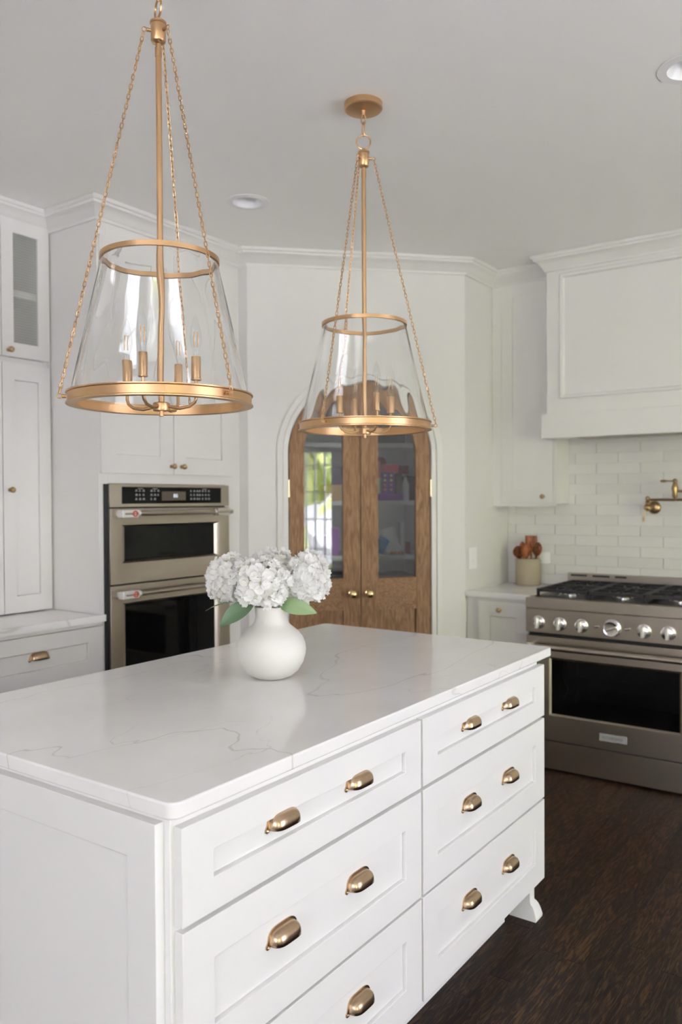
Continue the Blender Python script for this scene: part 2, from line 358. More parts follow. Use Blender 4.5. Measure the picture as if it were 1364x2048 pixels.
# diagonal pantry wall with an arched opening
SC, HW, ZS = .6115, .4085, 1.70             # arch centre, half width, spring height
arch = [(SC-HW*math.cos(PI*i/40), ZS+HW*math.sin(PI*i/40)) for i in range(41)]
pts = [(0, 0), (SC-HW, 0)]+arch+[(SC+HW, 0), (DL, 0), (DL, ZC), (0, ZC)]
mb = MB(DIAG)                               # built in strips so that no concave face is needed
mb.box(0, SC-HW, -.09, 0, 0, ZC); mb.box(SC+HW, DL, -.09, 0, 0, ZC)
for (a, z), (a2, z2) in zip(arch, arch[1:]):
    mb.prism([(a, z), (a2, z2), (a2, ZC), (a, ZC)], -.09, 0)
o = mb.build('wall_pantry', WALL); struct(o)
bm = bmesh.new(); bm.from_mesh(o.data); bmesh.ops.remove_doubles(bm, verts=bm.verts[:], dist=1e-5)
dup = {}
for f in bm.faces: dup.setdefault(tuple(sorted(v.index for v in f.verts)), []).append(f)
bmesh.ops.delete(bm, geom=[f for fs in dup.values() if len(fs) > 1 for f in fs], context='FACES_ONLY')
bmesh.ops.recalc_face_normals(bm, faces=bm.faces[:]); bm.to_mesh(o.data); bm.free()
struct(MB().box(-3.60, CL.x, CL.y, CL.y+.08, 0, ZC).build('wall_left_return', WALL))
# stepped casing round the arch
def casing(mb, R0, R1, b1):
    path = [(-1, 0)]+[(None, PI*i/40) for i in range(41)]+[(1, 0)]
    rings = []
    for kind, t in path:
        ring = []
        for R, b in ((R0, 0.001), (R0, b1-.002), (R0+.002, b1), (R1-.002, b1), (R1, b1-.002), (R1, 0.001)):
            if kind is None: a, z = SC-R*math.cos(t), ZS+R*math.sin(t)
            else: a, z = SC+kind*R, 0
            ring.append(mb.bm.verts.new(mb.p(a, b, z)))
        rings.append(ring)
    for k, l in zip(rings, rings[1:]):
        for i in range(6): mb.face([k[i], k[(i+1) % 6], l[(i+1) % 6], l[i]])
    mb.face(rings[0]); mb.face(rings[-1][::-1])
mb = MB(DIAG); casing(mb, HW+.001, HW+.030, .008); casing(mb, HW+.031, HW+.063, .014); struct(mb.build('trim_2', CABW))

# right and rear walls with windows (they light the room and show in the door glass)
def wall_with_window(name, fr, a0, a1, b0, b1, wins, zt=ZC):
    mb = MB(fr); xs = a0
    for (u0, u1, z0, z1) in wins:
        mb.box(xs, u0, b0, b1, 0, zt); mb.box(u0, u1, b0, b1, 0, z0); mb.box(u0, u1, b0, b1, z1, zt); xs = u1
    mb.box(xs, a1, b0, b1, 0, zt); return struct(mb.build(name, WALL))
RWF = (V((2.6, 0, 0)), V((0, 1, 0)), V((1, 0, 0)))
wall_with_window('wall_right', RWF, -3.2, WY, 0, .1, [(-1.75, -.115, .30, 2.12), (1.35, 3.45, .2, 2.4)])
BWF = (V((0, -3.2, 0)), V((1, 0, 0)), V((0, -1, 0)))
wall_with_window('wall_rear', BWF, WX, 2.7, 0, .1, [(-1.0, 1.6, .55, 2.45)])
def window(name, fr, a0, a1, z0, z1, nc, nr, extra=None):
    f = struct(MB(fr).window_frame(a0, a1, z0, z1, .02, .08, .035).build(name, PLASTW))
    for i in range(1, nc):
        a = a0+(a1-a0)*i/nc; MB(fr).box(a-.009, a+.009, .035, .065, z0+.03, z1-.03).build('muntin', PLASTW, f)
    for z in ([z0+(z1-z0)*i/nr for i in range(1, nr)] if extra is None else extra):
        MB(fr).box(a0+.03, a1-.03, .037, .063, z-.009, z+.009).build('muntin', PLASTW, f)
    MB(fr).box(a0+.03, a1-.03, .049, .051, z0+.03, z1-.03).build('window_pane', WPANE, f)
window('window_1', RWF, -1.75, -.115, .30, 2.12, 10, 5, [.76, 1.17, 1.55, 1.92])
window('window_2', RWF, 1.35, 3.45, .2, 2.4, 4, 3)
window('fill_window', BWF, -1.0, 1.6, .55, 2.45, 6, 3)  # unseen window added for fill light from behind the camera
struct(MB().box(2.7, 12, -12, 8, -.2, -.05).box(-8, 2.7, -12, -3.3, -.2, -.05).build('ground', STONE))  # rear slab added to bounce sunlight up to the ceiling

# crown moulding, mitred round the corners; one piece for each run
PROF = [(0, .088), (.010, .088), (.013, .076), (.018, .072), (.030, .050), (.048, .034), (.058, .030), (.060, .020), (.068, .016), (.071, .010), (.071, .001), (0, .001)]
CP = [(-3.40, 1.0), (-3.40, 2.386), (-3.04, 2.386), (-3.04, 3.335), (-2.977, 3.335), (-2.10, 4.212), (-2.10, 4.58), (-1.70, 4.58), (-1.70, 4.44), (-.772, 4.44), (-.772, 4.817), (2.6, 4.817)]
def mitre(i):
    P = [V((x, y, 0)) for x, y in CP]
    def nrm(a, b): d = (b-a).normalized(); return V((d.y, -d.x, 0))
    n1 = nrm(P[i-1], P[i]) if i > 0 else nrm(P[0], P[1]); n2 = nrm(P[i], P[i+1]) if i < len(P)-1 else n1
    s = (n1+n2).normalized(); return s/s.dot(n1)
def crown(i, j, name, material, parent=None):
    mb = MB(); rings = []
    for k in range(i, j+1):
        mv = mitre(k); rings.append([mb.bm.verts.new(V((CP[k][0], CP[k][1], ZC-h))+mv*d) for d, h in PROF])
    n = len(PROF)
    for a, b_ in zip(rings, rings[1:]):
        for q in range(n): mb.face([a[q], a[(q+1) % n], b_[(q+1) % n], b_[q]])
    mb.face(rings[0]); mb.face(rings[-1][::-1]); return mb.build(name, material, parent)
struct(crown(3, 6, 'trim_1', CABW)); struct(crown(10, 11, 'trim_3', CABW))

# ------------------------------------------------------------------ backsplash tiles on the range wall
tl, th = .2540, .0610
bb = MB(RNF).box(-2.099, -.45, -WY+.0002, -WY+.005, .915, 1.795).build('grout_bed', GROUT, wb)
tm = MB().box(0, tl-.003, -.011, -.0045, 0, th-.003); o = tm.build('tile', TILE, wb); full = o.data
bm = bmesh.new(); bm.from_mesh(full); bmesh.ops.bevel(bm, geom=[e for e in bm.edges if all(v.co.y < -.01 for v in e.verts)], offset=.0012, segments=2, affect='EDGES'); bm.to_mesh(full); bm.free(); bpy.data.objects.remove(o)
for r_ in range(15):
    z = .918+r_*th
    if z+th > 1.80: break
    x0 = -2.098-(r_ % 2)*tl/2-.07
    x = x0
    while x < -.46:
        a, b_ = max(x, -2.098), min(x+tl-.003, -.452)
        if b_-a > .012:
            hid = False
            if a < -1.71 and z > 1.40: hid = b_ < -1.72
            if not hid:
                t = inst(full, 'tile', wb, (a, WY, z)); t.scale = ((b_-a)/(tl-.003), 1, 1); t.rotation_euler = (random.uniform(-.006, .006), 0, 0)
        x += tl

# ------------------------------------------------------------------ handles and knobs (shared meshes)
def cup_pull_mesh():
    bm = bmesh.new(); W, D, H = .043, .026, .0255; nu, nv = 28, 10
    def outline(u): return (1-abs(u)**4.2)**(1/2.2)
    def sheet(k, off):
        rows = []
        for i in range(nu+1):
            u = -1+2*i/nu; r = outline(u)*.98+.02; row = []
            for j in range(nv+1):
                t = PI/2*j/nv
                y = D*k*r*math.sin(t)**.68; z = (H*k*r*max(math.cos(t), 0)**.62)-.006-(.004*j/nv)
                row.append(bm.verts.new((u*W*k, max(y, 0)+.002, z)))
            rows.append(row)
        for a, b_ in zip(rows, rows[1:]):
            for j in range(nv):
                try: bm.faces.new([a[j], a[j+1], b_[j+1], b_[j]]).smooth = True
                except ValueError: pass
        return rows
    A = sheet(1, 0); B = sheet(.93, 0)
    for i in range(nu):
        try: bm.faces.new([A[i][-1], A[i+1][-1], B[i+1][-1], B[i][-1]])
        except ValueError: pass
    # back flange with small ears
    fl_ = []
    for i in range(33):
        u = -1+2*i/32; fl_.append((u*(W+.004), (H+.004)*outline(u*.995)-.006))
    ear = [(W+.006, -.004), (W+.009, -.008), (W+.009, -.013), (W+.004, -.016), (W-.002, -.014), (W-.004, -.009)]
    outl = fl_+ear+[(-x, z) for x, z in reversed(ear)]
    f0 = [bm.verts.new((x, 0, z)) for x, z in outl]; f1 = [bm.verts.new((x, .0028, z)) for x, z in outl]
    n = len(outl)
    bm.faces.new(f1); bm.faces.new(f0[::-1])
    for i in range(n): bm.faces.new([f0[i], f0[(i+1) % n], f1[(i+1) % n], f1[i]])
    # little screw beads on the ears
    for sx in (-1, 1):
        bmesh.ops.create_uvsphere(bm, u_segments=10, v_segments=6, radius=.0038, matrix=Matrix.Translation((sx*(W+.004), .003, -.010)))
    bmesh.ops.recalc_face_normals(bm, faces=bm.faces[:])
    me = bpy.data.meshes.new('cup_pull'); bm.to_mesh(me); bm.free(); me.materials.append(PULL); return me
PULLM = cup_pull_mesh()
def knob_mesh(r=.0135, material=KNOBB):
    mb = MB(); pr = [(.008, 0), (.008, .003), (.0045, .005), (.0045, .014)]
    for i in range(9):
        t = PI*(.18+.82*i/8); pr.append((max(0, r*math.sin(t)) if i < 8 else 0, .016+r*.8-r*.8*math.cos(t)))
    mb.lathe(pr, (0, 0, 0), 'b', 20)
    o = mb.build('knob', material); me = o.data; bpy.data.objects.remove(o); return me
KNOBM = knob_mesh()
def put_pull(parent, fr, a, b, z, me=PULLM, name='cup_pull'):
    O, A, B = fr; return inst(me, name, parent, O+A*a+B*b+V((0, 0, z)), frame_rot(fr))

# ------------------------------------------------------------------ kitchen island
isl = thing('kitchen_island', 'white painted kitchen island with six shaker drawers and brass cup pulls', 'kitchen island', (-1.53, 1.85, 0))
BX = -1.055                                   # carcass front plane
MB().box(-2.010, BX, .972, 2.660, .115, .889).build('carcass', CAB, isl, .0015)
MB().box(-1.94, -1.130, 1.04, 2.555, 0, .1145).build('toe_kick', CAB, isl)
cols = [(.9807, 1.8188), (1.8294, 2.6752)]; rows = [(.6957, .8717), (.4122, .6860), (.1310, .4049)]
for (y0, y1), sw in zip(cols, (.078, .080)):
    for k, (z0, z1) in enumerate(rows):
        d_ = MB(OVF).shaker(y0, y1, z0, z1, BX, -1.0346, sw, .009, rail=(.062 if k == 0 else .075)).build('drawer', CAB, isl, .001)
        cy = (y0+y1)/2; cz = (z0+z1)/2+.0145
        for s_ in (-1, 1): put_pull(d_, OVF, cy+s_*.1375, -1.0436 if k == 0 else -1.0436, cz if k else (z0+z1)/2+.013)
# applied end panel on the near short side
NF = (V((0, .972, 0)), V((1, 0, 0)), V((0, -1, 0)))
MB(NF).shaker(-2.0, -1.070, .0, .880, 0, .021, .074, .007, rail=.071, gw=.0035, gd=.012).build('end_panel', CAB, isl, .001)
FF = (V((0, 2.660, 0)), V((1, 0, 0)), V((0, 1, 0)))
MB(FF).shaker(-2.0, -1.075, .115, .880, 0, .012, .074, .006).build('end_panel', CAB, isl, .001)
# bracket feet under the far corners
def foot(y, sx, sy, x):
    mb = MB()
    rings = []
    for k in range(15):       # post that swells outward in a curved toe at the floor
        z = .1155*k/14; v = max(0, 1-z/.058); e = .024*(1-(1-v)**2)**.5 if v > 0 else 0; e = .024*v**.45 if v > 0 else 0
        if k == 0: e = .021
        xs = (x+sx*e, x-sx*.075); ys = (y+sy*e*.9, y-sy*.048); c = .010
        P = [(xs[0]-sx*c, ys[0]), (xs[0], ys[0]-sy*c), (xs[0], ys[1]), (xs[1], ys[1]), (xs[1], ys[0])]
        rings.append([mb.bm.verts.new((a, b_, z)) for a, b_ in P])
    for k_, l_ in zip(rings, rings[1:]):
        for i in range(5): mb.face([k_[i], k_[(i+1) % 5], l_[(i+1) % 5], l_[i]])
    mb.face(rings[0]); mb.face(rings[-1])
    return mb.build('foot', CAB, isl, .001)
foot(2.655, 1, 1, -1.060); foot(2.655, -1, 1, -2.0)
# quartz top, rounded corners
def rounded(x0, x1, y0, y1, r, n=8):
    p = []
    for cx, cy, a in ((x1-r, y1-r, 0), (x0+r, y1-r, PI/2), (x0+r, y0+r, PI), (x1-r, y0+r, 3*PI/2)):
        p += [(cx+r*math.cos(a+PI/2*i/n), cy+r*math.sin(a+PI/2*i/n)) for i in range(n+1)]
    return p
o = MB().slab(rounded(-2.0295, -1.0332, .9583, 2.7521, .024), .890, .920).build('island_countertop', QUARTZ, None, .0035, at=(-1.53, 1.855, .89))
tag(o, 'white quartz island countertop with thin brown veins', 'countertop')

# ------------------------------------------------------------------ tall oven cabinet (left)
CXF = -3.04
oc = thing('oven_cabinet', 'tall off-white built-in cabinet surrounding the steel wall oven', 'cabinet', (-3.35, 2.84, 0))
mb = MB(OVF)
mb.box(2.386, 2.436, WX+.001, CXF, .921, ZC-.02); mb.box(2.4255, 2.4365, WX+.001, CXF-.002, 0, .9205)
mb.box(3.215, 3.279, WX+.001, CXF, 0, ZC-.02)
mb.box(2.4365, 3.2145, WX+.001, CXF, 1.524, 1.572); mb.box(2.4365, 3.2145, CXF-.05, CXF, 2.655, ZC-.02); mb.box(2.4365, 3.2145, CXF-.05, CXF, 0, .46)
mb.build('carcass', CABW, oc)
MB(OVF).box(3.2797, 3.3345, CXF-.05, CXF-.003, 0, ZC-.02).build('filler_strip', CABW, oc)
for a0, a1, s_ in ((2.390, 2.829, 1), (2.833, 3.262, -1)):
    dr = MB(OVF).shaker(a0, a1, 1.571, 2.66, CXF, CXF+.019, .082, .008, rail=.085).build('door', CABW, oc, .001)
    put_pull(dr, OVF, 2.812 if s_ > 0 else 2.880, CXF+.018, 1.612, KNOBM, 'knob')
crown(2, 3, 'crown_moulding', CABW, oc)
# crown return on the cabinet side
crown(1, 2, 'crown_moulding', CABW, oc)

# wall oven with microwave above
OX = -3.015
ov = thing('wall_oven', 'stainless steel microwave and oven combination built into tall cabinet', 'oven', (-3.3, 2.82, .46))
oy0, oy1 = 2.427, 3.221
MB(OVF).box(2.44, 3.212, -3.6, CXF+.0005, .462, 1.52).build('oven_body', BLACK, ov)
MB(OVF).box(oy0-.018, oy0+.02, CXF+.001, OX-.008, .462, 1.520).build('side_trim', BLACK, ov)
def bar_handle(parent, y0, y1, z, x0, out, r=.011):
    h = MB(OVF).tube([(y0+.02, x0+out, z), (y1-.02, x0+out, z)], r, 16).build('handle', STEEL, parent)
    for yy, e in ((y0, 1), (y1-.035, -1)):
        MB(OVF).box(min(yy+e*.006, yy+e*.098), max(yy+e*.006, yy+e*.098), x0+.022, x0+out+.010, z-.018, z+.018).box(min(yy+e*.02, yy+e*.07), max(yy+e*.02, yy+e*.07), x0-.001, x0+.0215, z-.013, z+.013).lathe([(.015, 0), (.018, .003), (.018, .016), (.013, .020)], (yy+e*.098 if e > 0 else yy+e*.118, x0+out-.006, z), 'a', 18).build('handle_bracket', BRACK if e > 0 else CHROME, h, .003)
        if e > 0:
            pr = [(.0145, 0), (.0145, .003), (.009, .003), (.009, 0)]
            MB(OVF).lathe(pr, (yy+.078, x0+out+.0102, z), 'b', 20, close=True).build('badge_ring', REDP, h)
# control panel
cp = MB(OVF).box(oy0, oy1, CXF+.001, OX, 1.412, 1.522).build('control_panel', STEEL, ov, .0015)
MB(OVF).box(2.497, 3.158, OX, OX+.002, 1.428, 1.508).build('glass_panel', BLACKG, cp)
MB(OVF).box(2.741, 2.901, OX+.002, OX+.0026, 1.443, 1.487).build('display', SCREEN, cp)
g = MB(OVF)                                    # digits
for a in (2.819, 2.834): g.window_frame(a, a+.010, 1.458, 1.474, OX+.0028, OX+.0032, .0022)
g.box(2.8195, 2.8285, OX+.0028, OX+.0032, 1.465, 1.467); g.build('display_digits', DIGIT, cp)
g = MB(OVF)
for bx, nc, rws in ((2.575, 3, 3), (2.668, 3, 3), (2.932, 3, 3), (2.993, 4, 3)):
    for i in range(nc):
        for j in range(rws):
            if bx == 2.668 and i == 2 and j == 0: continue
            a = bx+i*.022; z = 1.446+j*.020; wd = random.uniform(.010, .016)
            g.box(a, a+wd, OX+.0022, OX+.0026, z, z+.003); g.box(a+.002, a+wd-.002, OX+.0022, OX+.0026, z+.005, z+.009)
for a in (2.590, 2.682, 3.02): g.box(a, a+.032, OX+.0022, OX+.0026, 1.4985, 1.5015)
tag(g.build('key_legends', WHITEP, cp), kind='stuff')
# microwave door
def oven_door(z0, z1, wz0, wz1, hz, name):
    w0, w1 = 2.495, 3.150
    mb = MB(OVF)
    mb.window_frame(oy0, oy1, z0, z1, CXF+.002, OX, w0-oy0, rail=1e-4)
    d_ = MB(OVF)
    def ring(a0, a1, q0, q1, b): return [d_.bm.verts.new(d_.p(a, b, z)) for a, z in ((a0, q0), (a1, q0), (a1, q1), (a0, q1))]
    R_ = [ring(oy0, oy1, z0, z1, CXF+.002), ring(oy0, oy1, z0, z1, OX), ring(w0, w1, wz0, wz1, OX), ring(w0+.030, w1-.030, wz0+.010, wz1-.010, OX-.018), ring(w0+.030, w1-.030, wz0+.010, wz1-.010, CXF+.002)]
    for k, l in zip(R_, R_[1:]+R_[:1]):
        for i in range(4): d_.face([k[i], k[(i+1) % 4], l[(i+1) % 4], l[i]])
    mb.bm.free()
    d_ = d_.build('door', STEEL, ov, .001)
    MB(OVF).box(w0+.029, w1-.029, CXF+.004, OX-.016, wz0+.009, wz1-.009).build('door_glass', BLACKG, d_)
    bar_handle(d_, oy0+.018, oy1-.012, hz, OX, .052)
oven_door(1.053, 1.406, 1.150, 1.329, 1.382, 'microwave')
oven_door(.470, 1.046, .560, .962, 1.006, 'oven')

# ------------------------------------------------------------------ hutch and base cabinet (far left)
hx = -3.40
hu = thing('hutch_cabinet', 'tall off-white hutch cabinet with reeded glass upper door standing on counter', 'cabinet', (-3.55, 1.9, .92))
mb = MB(OVF)
mb.box(1.0, 2.378, WX+.001, WX+.02, .921, ZC-.02); mb.box(2.352, 2.3775, WX+.0205, hx, .921, ZC-.02)
mb.box(1.0, 2.352, WX+.02, hx-.001, 2.082, 2.106); mb.box(1.0, 2.352, WX+.02, hx, 2.745, ZC-.02); mb.box(1.0, 1.04, WX+.02, hx, .921, ZC-.02)
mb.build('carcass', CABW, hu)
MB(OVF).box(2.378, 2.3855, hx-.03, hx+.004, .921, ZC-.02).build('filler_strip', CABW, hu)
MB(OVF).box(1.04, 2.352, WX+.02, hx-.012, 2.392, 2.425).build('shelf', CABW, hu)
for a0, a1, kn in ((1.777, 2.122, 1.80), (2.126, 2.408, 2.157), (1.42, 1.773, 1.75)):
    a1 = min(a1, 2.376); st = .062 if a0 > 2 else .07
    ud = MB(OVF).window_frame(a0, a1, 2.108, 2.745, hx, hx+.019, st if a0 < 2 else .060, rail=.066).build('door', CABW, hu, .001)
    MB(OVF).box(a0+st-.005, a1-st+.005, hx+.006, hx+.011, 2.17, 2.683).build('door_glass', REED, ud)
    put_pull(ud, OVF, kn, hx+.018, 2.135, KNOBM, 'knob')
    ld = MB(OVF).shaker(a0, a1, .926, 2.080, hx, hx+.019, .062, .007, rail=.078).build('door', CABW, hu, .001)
    put_pull(ld, OVF, kn, hx+.018, 1.495, KNOBM, 'knob')
crown(0, 1, 'crown_moulding', CABW, hu)

bc = thing('base_cabinet', 'off-white drawer base cabinet under the hutch beside wall oven', 'cabinet', (-3.38, 1.8, 0))
bx = -3.045
mb = MB(OVF)
mb.box(1.0, 2.385, WX+.001, bx-.02, .1, .889)
mb.box(1.0, 2.404, bx-.019, bx, .872, .889); mb.box(2.4045, 2.4245, bx-.019, bx+.004, .0, .889); mb.box(2.3855, 2.404, WX+.4, bx-.02, .1, .889)
mb.box(1.0, 2.405, bx-.019, bx, .636, .650); mb.box(1.0, 2.405, bx-.019, bx, .36, .374); mb.box(1.0, 2.405, bx-.019, bx, .0, .12)
mb.box(1.68, 1.70, bx-.019, bx, .0, .889); mb.build('carcass', CABW, bc)
for z0, z1 in ((.653, .869), (.377, .633), (.123, .357)):
    for a0, a1 in ((1.703, 2.403), (1.003, 1.677)):
        dr = MB(OVF).shaker(a0, a1, z0, z1, bx-.015, bx+.006, .083, .008, rail=.068).build('drawer', CABW, bc, .001)
        put_pull(dr, OVF, (a0+a1)/2+.018, bx-.003, (z0+z1)/2+.016)
o = MB().box(WX+.001, -3.025, 1.0, 2.3845, .890, .920).box(-3.0395, -3.025, 2.3845, 2.4085, .890, .920).build('side_countertop', QUARTZ, None, 0, at=(-3.36, 1.7, .89))
tag(o, 'white quartz counter in front of the hutch beside wall oven', 'countertop')

# ------------------------------------------------------------------ pantry doors
def door_leaf(nm, side):
    """side +1: leaf towards the ovens; -1: leaf towards the range"""
    R_ = .4035; Ri = .320; b0, b1 = -.040, -.004
    e = lambda d: SC+side*d               # distance from the meeting line
    zo = lambda d, R: ZS+math.sqrt(max(R*R-d*d, 0))
    root = struct(thing(nm, 'arched oak pantry door with tall glass pane, %s leaf' % ('oven-side' if side > 0 else 'range-side'), None, DIAG[0]+DIAG[1]*SC+DIAG[2]*(-.02)))
    gm = .0018; dm = .1005
    n = 8; pts = [(e(gm), 0), (e(dm), 0)]+[(e(dm+(gm-dm)*i/n), zo(dm+(gm-dm)*i/n, R_)) for i in range(n+1)]
    st = MB(DIAG).prism(pts, b0, b1).build('stile', OAKV, root, .001)
    pts = [(e(R_), 0), (e(R_), ZS), (e(Ri), ZS), (e(Ri), 0)]
    MB(DIAG).prism(pts, b0, b1).build('stile', OAKV, root, .001)
    mb = MB(DIAG); n = 26; ao, ai = math.acos(dm/R_), math.acos(dm/Ri)
    f = []
    for i in range(n+1):
        to, ti = ao*i/n, ai*i/n
        f.append([mb.bm.verts.new(mb.p(e(R_*math.cos(to)), b, ZS+R_*math.sin(to))) for b in (b0, b1)]+[mb.bm.verts.new(mb.p(e(Ri*math.cos(ti)), b, ZS+Ri*math.sin(ti))) for b in (b1, b0)])
    for k, l in zip(f, f[1:]):
        for i in range(4): mb.face([k[i], k[(i+1) % 4], l[(i+1) % 4], l[i]])
    mb.face(f[0]); mb.face(f[-1][::-1]); mb.build('arched_rail', OAKV, root, .001)
    lo, hi = sorted((e(dm), e(Ri)))
    for z0, z1 in ((.818, 1.000), (0.004, .20)): MB(DIAG).box(lo, hi, b0, b1, z0, z1).build('rail', OAKH, root, .001)
    MB(DIAG).box(lo, hi, b0+.008, b1-.014, .20, .818).build('panel', OAKV, root)
    n = 20; th = [math.acos(dm/Ri)*i/n for i in range(n+1)]
    pts = [(e(dm), 1.0), (e(Ri), 1.0)]+[(e(Ri*math.cos(t)), ZS+Ri*math.sin(t)) for t in th]
    MB(DIAG).prism(pts, b0+.015, b0+.019).build('glass_pane', PANE, root)
    # knob with rosette
    ka = .6635 if side > 0 else .5685
    pr = [(.019, 0), (.019, .004), (.008, .008), (.007, .026), (.014, .031)]+[(.0245*math.sin(PI*(.2+.8*i/8)) if i < 8 else 0, .05-.021*math.cos(PI*(.2+.8*i/8))) for i in range(9)]
    MB(DIAG).lathe(pr, (ka, b1, .915), 'b', 28).build('knob', POLB, root)
    for hz in (1.505, .40):
        mb = MB(DIAG); a = e(R_+.0025)
        for q in range(5): mb.lathe([(.0062, 0), (.0062, .0185)], (a, .004, hz-.048+q*.0195), 'z', 12)
        mb.build('hinge', HINGE, root)
door_leaf('door_1', 1); door_leaf('door_2', -1)

# ------------------------------------------------------------------ pantry interior
struct(MB(DIAG).box(-.35, 1.60, -1.02, -1.0, 0, ZC-.001).build('wall_pantry_back', ROOMW))
PB = -.97
ps = thing('pantry_shelving', 'painted pantry shelves behind the arched glass doors', 'shelving', DIAG[0]+DIAG[1]*SC+DIAG[2]*-.8)
SH = [1.796, 1.435, 1.092, .80, .45]
mb = MB(DIAG)
for z in SH: MB(DIAG).box(.0, 1.22, PB, -.50, z-.028, z).build('shelf', ROOMW, ps)
MB(DIAG).box(-.02, -.001, PB, -.50, 0, 2.3).build('side_panel', ROOMW, ps); MB(DIAG).box(1.221, 1.24, PB, -.50, 0, 2.3).build('side_panel', ROOMW, ps)
MB(DIAG).box(-.02, 1.24, PB-.02, PB-.001, 0, 2.3).build('back_panel', ROOMW, ps)
def pmat(n, c, r=.45): return mat(n, tuple(min(.85, v*1.45) for v in c), r)
PURP, PURL = pmat('purple_card', (.16, .03, .27)), pmat('lilac_card', (.34, .10, .48)); PINK = pmat('pink_card', (.62, .07, .13)); CORAL = pmat('coral_card', (.62, .16, .12)); MAROON = pmat('maroon_card', (.13, .02, .03))
BRN = pmat('brown_card', (.06, .035, .03)); CREAM = pmat('cream_card', (.55, .56, .48)); GRNC = pmat('green_card', (.13, .2, .08)); TAN = pmat('tan_card', (.42, .27, .11)); BLUEB = pmat('blue_foil', (.03, .16, .42), .3)
WHB = pmat('silver_foil', (.56, .60, .62), .3); ORB = pmat('orange_foil', (.55, .2, .06), .35); SNK = pmat('tan_snack', (.55, .26, .09)); BLK = pmat('charcoal_plastic', (.02, .02, .022)); YEL = pmat('yellow_print', (.7, .5, .12)); WHT = pmat('white_card', (.7, .7, .7))
def pbox(name, label, cat, a, z, wd, h, b0, dp, m_, group=None):
    o = MB(DIAG).box(a, a+wd, b0-dp, b0, z, z+h).build(name, m_, None, .002, at=DIAG[0]+DIAG[1]*(a+wd/2)+DIAG[2]*(b0-dp/2)+V((0, 0, z)))
    return tag(o, label, cat, group)
Z2 = 1.4352
pbox('storage_bin', 'charcoal storage bin on the top pantry shelf', 'bin', .22, 1.7962, .21, .062, -.52, .2, BLK)
pbox('flat_box', 'flat purple snack box lying under the tall purple boxes', 'box', .235, Z2, .19, .044, -.52, .2, PURP)
lid = pbox('carton', 'cream and green carton beside tall purple box behind pantry glass', 'box', .372, Z2+.0445, .050, .098, -.53, .12, CREAM)
MB(DIAG).box(.372, .385, -.53, -.529, Z2+.046, Z2+.14).build('printed_stripe', GRNC, lid); MB(DIAG).lathe([(.013, 0), (.013, .001)], (.410, -.53, Z2+.09), 'b', 20).build('printed_dot', PINK, lid)
pbox('carton', 'coral red carton standing on the cream and green carton', 'box', .380, Z2+.1430, .042, .105, -.53, .1, CORAL)
for i, a in enumerate((.3305, .2895)):
    t = pbox('tall_box', ('tall purple printed snack box next to the cream carton', 'tall purple printed snack box next to the brown carton')[i], 'box', a, Z2+.0445, .040, .133, -.53, .12, PURP, 'tall purple snack boxes')
    for k in range(4):
        MB(DIAG).lathe([(.008-.001*(k % 2), 0), (.008, .0008)], (a+.02, -.53, Z2+.068+k*.030), 'b', 6 if k % 2 else 12).build('printed_icon', YEL if k > 1 else ORB, t)
pbox('box', 'pink red box lying across tops of tall purple boxes', 'box', .262, Z2+.1780, .105, .052, -.53, .12, PINK)
pbox('canister', 'dark brown snack carton to the range side of purple boxes', 'box', .237, Z2+.0445, .044, .128, -.53, .11, BRN)
pbox('box', 'maroon box lying on top of the dark brown snack carton', 'box', .195, Z2+.1730, .064, .050, -.53, .11, MAROON)
def lathe_thing(name, label, cat, a, b, z, prof, m_, n=20):
    o = MB(DIAG).lathe(prof, (a, b, z), 'z', n).build(name, m_, None, at=DIAG[0]+DIAG[1]*a+DIAG[2]*b+V((0, 0, z))); return tag(o, label, cat)
lathe_thing('bottle', 'white plastic bottle at the range-side end of the purple box shelf', 'bottle', .205, -.58, Z2, [(.022, 0), (.023, .01), (.023, .10), (.010, .135), (.010, .15), (.0, .15)], WHT)
lathe_thing('jar', 'round red lidded jar behind the coral carton', 'jar', .33, -.78, Z2, [(.05, 0), (.052, .02), (.052, .22), (.045, .26), (.03, .285), (0, .29)], pmat('dark_red_lid', (.2, .04, .03)))
pbox('box', 'dark storage box behind the white plastic bottle', 'box', .13, Z2, .05, .16, -.62, .25, BRN)
# snack bags on the third shelf
def bag(label, a, b, z, w_, h, d_, tilt, m_, lean=0):
    mb = MB(); n1, n2 = 8, 10; rings = []
    for j in range(n2+1):
        v = j/n2; f_ = math.sin(PI*min(max(v, .001), .999))**.5; ring = []
        for i in range(n1*2):
            t = 2*PI*i/(n1*2); x = math.copysign(abs(math.cos(t))**.6, math.cos(t))*w_/2*(1-.08*math.sin(PI*v)); y = math.sin(t)*d_/2*f_*(1+.15*math.sin(7*v+t*3))
            zz = v*h+.004*math.sin(9*x/w_+j); xx = x*math.cos(tilt)+(zz-h/2)*math.sin(tilt); z3 = -x*math.sin(tilt)+(zz-h/2)*math.cos(tilt)
            ring.append((xx, y+lean*zz, z3))
        rings.append(ring)
    zmin = min(p[2] for r in rings for p in r); base = DIAG[0]+DIAG[1]*a+DIAG[2]*b+V((0, 0, z))
    R = [[mb.bm.verts.new(base+DIAG[1]*p[0]+DIAG[2]*p[1]+V((0, 0, p[2]-zmin+.0005))) for p in r] for r in rings]
    for k, l in zip(R, R[1:]):
        for i in range(len(k)): mb.face([k[i], k[(i+1) % len(k)], l[(i+1) % len(k)], l[i]], True)
    mb.face(R[0][::-1]); mb.face(R[-1])
    o = mb.build('snack_bag', m_, None, at=base); return tag(o, label, 'snack bag')
Z3 = 1.0922
bag('blue foil snack bag slumped on the lower pantry shelf', .375, -.53, Z3, .075, .10, .05, -.45, BLUEB)
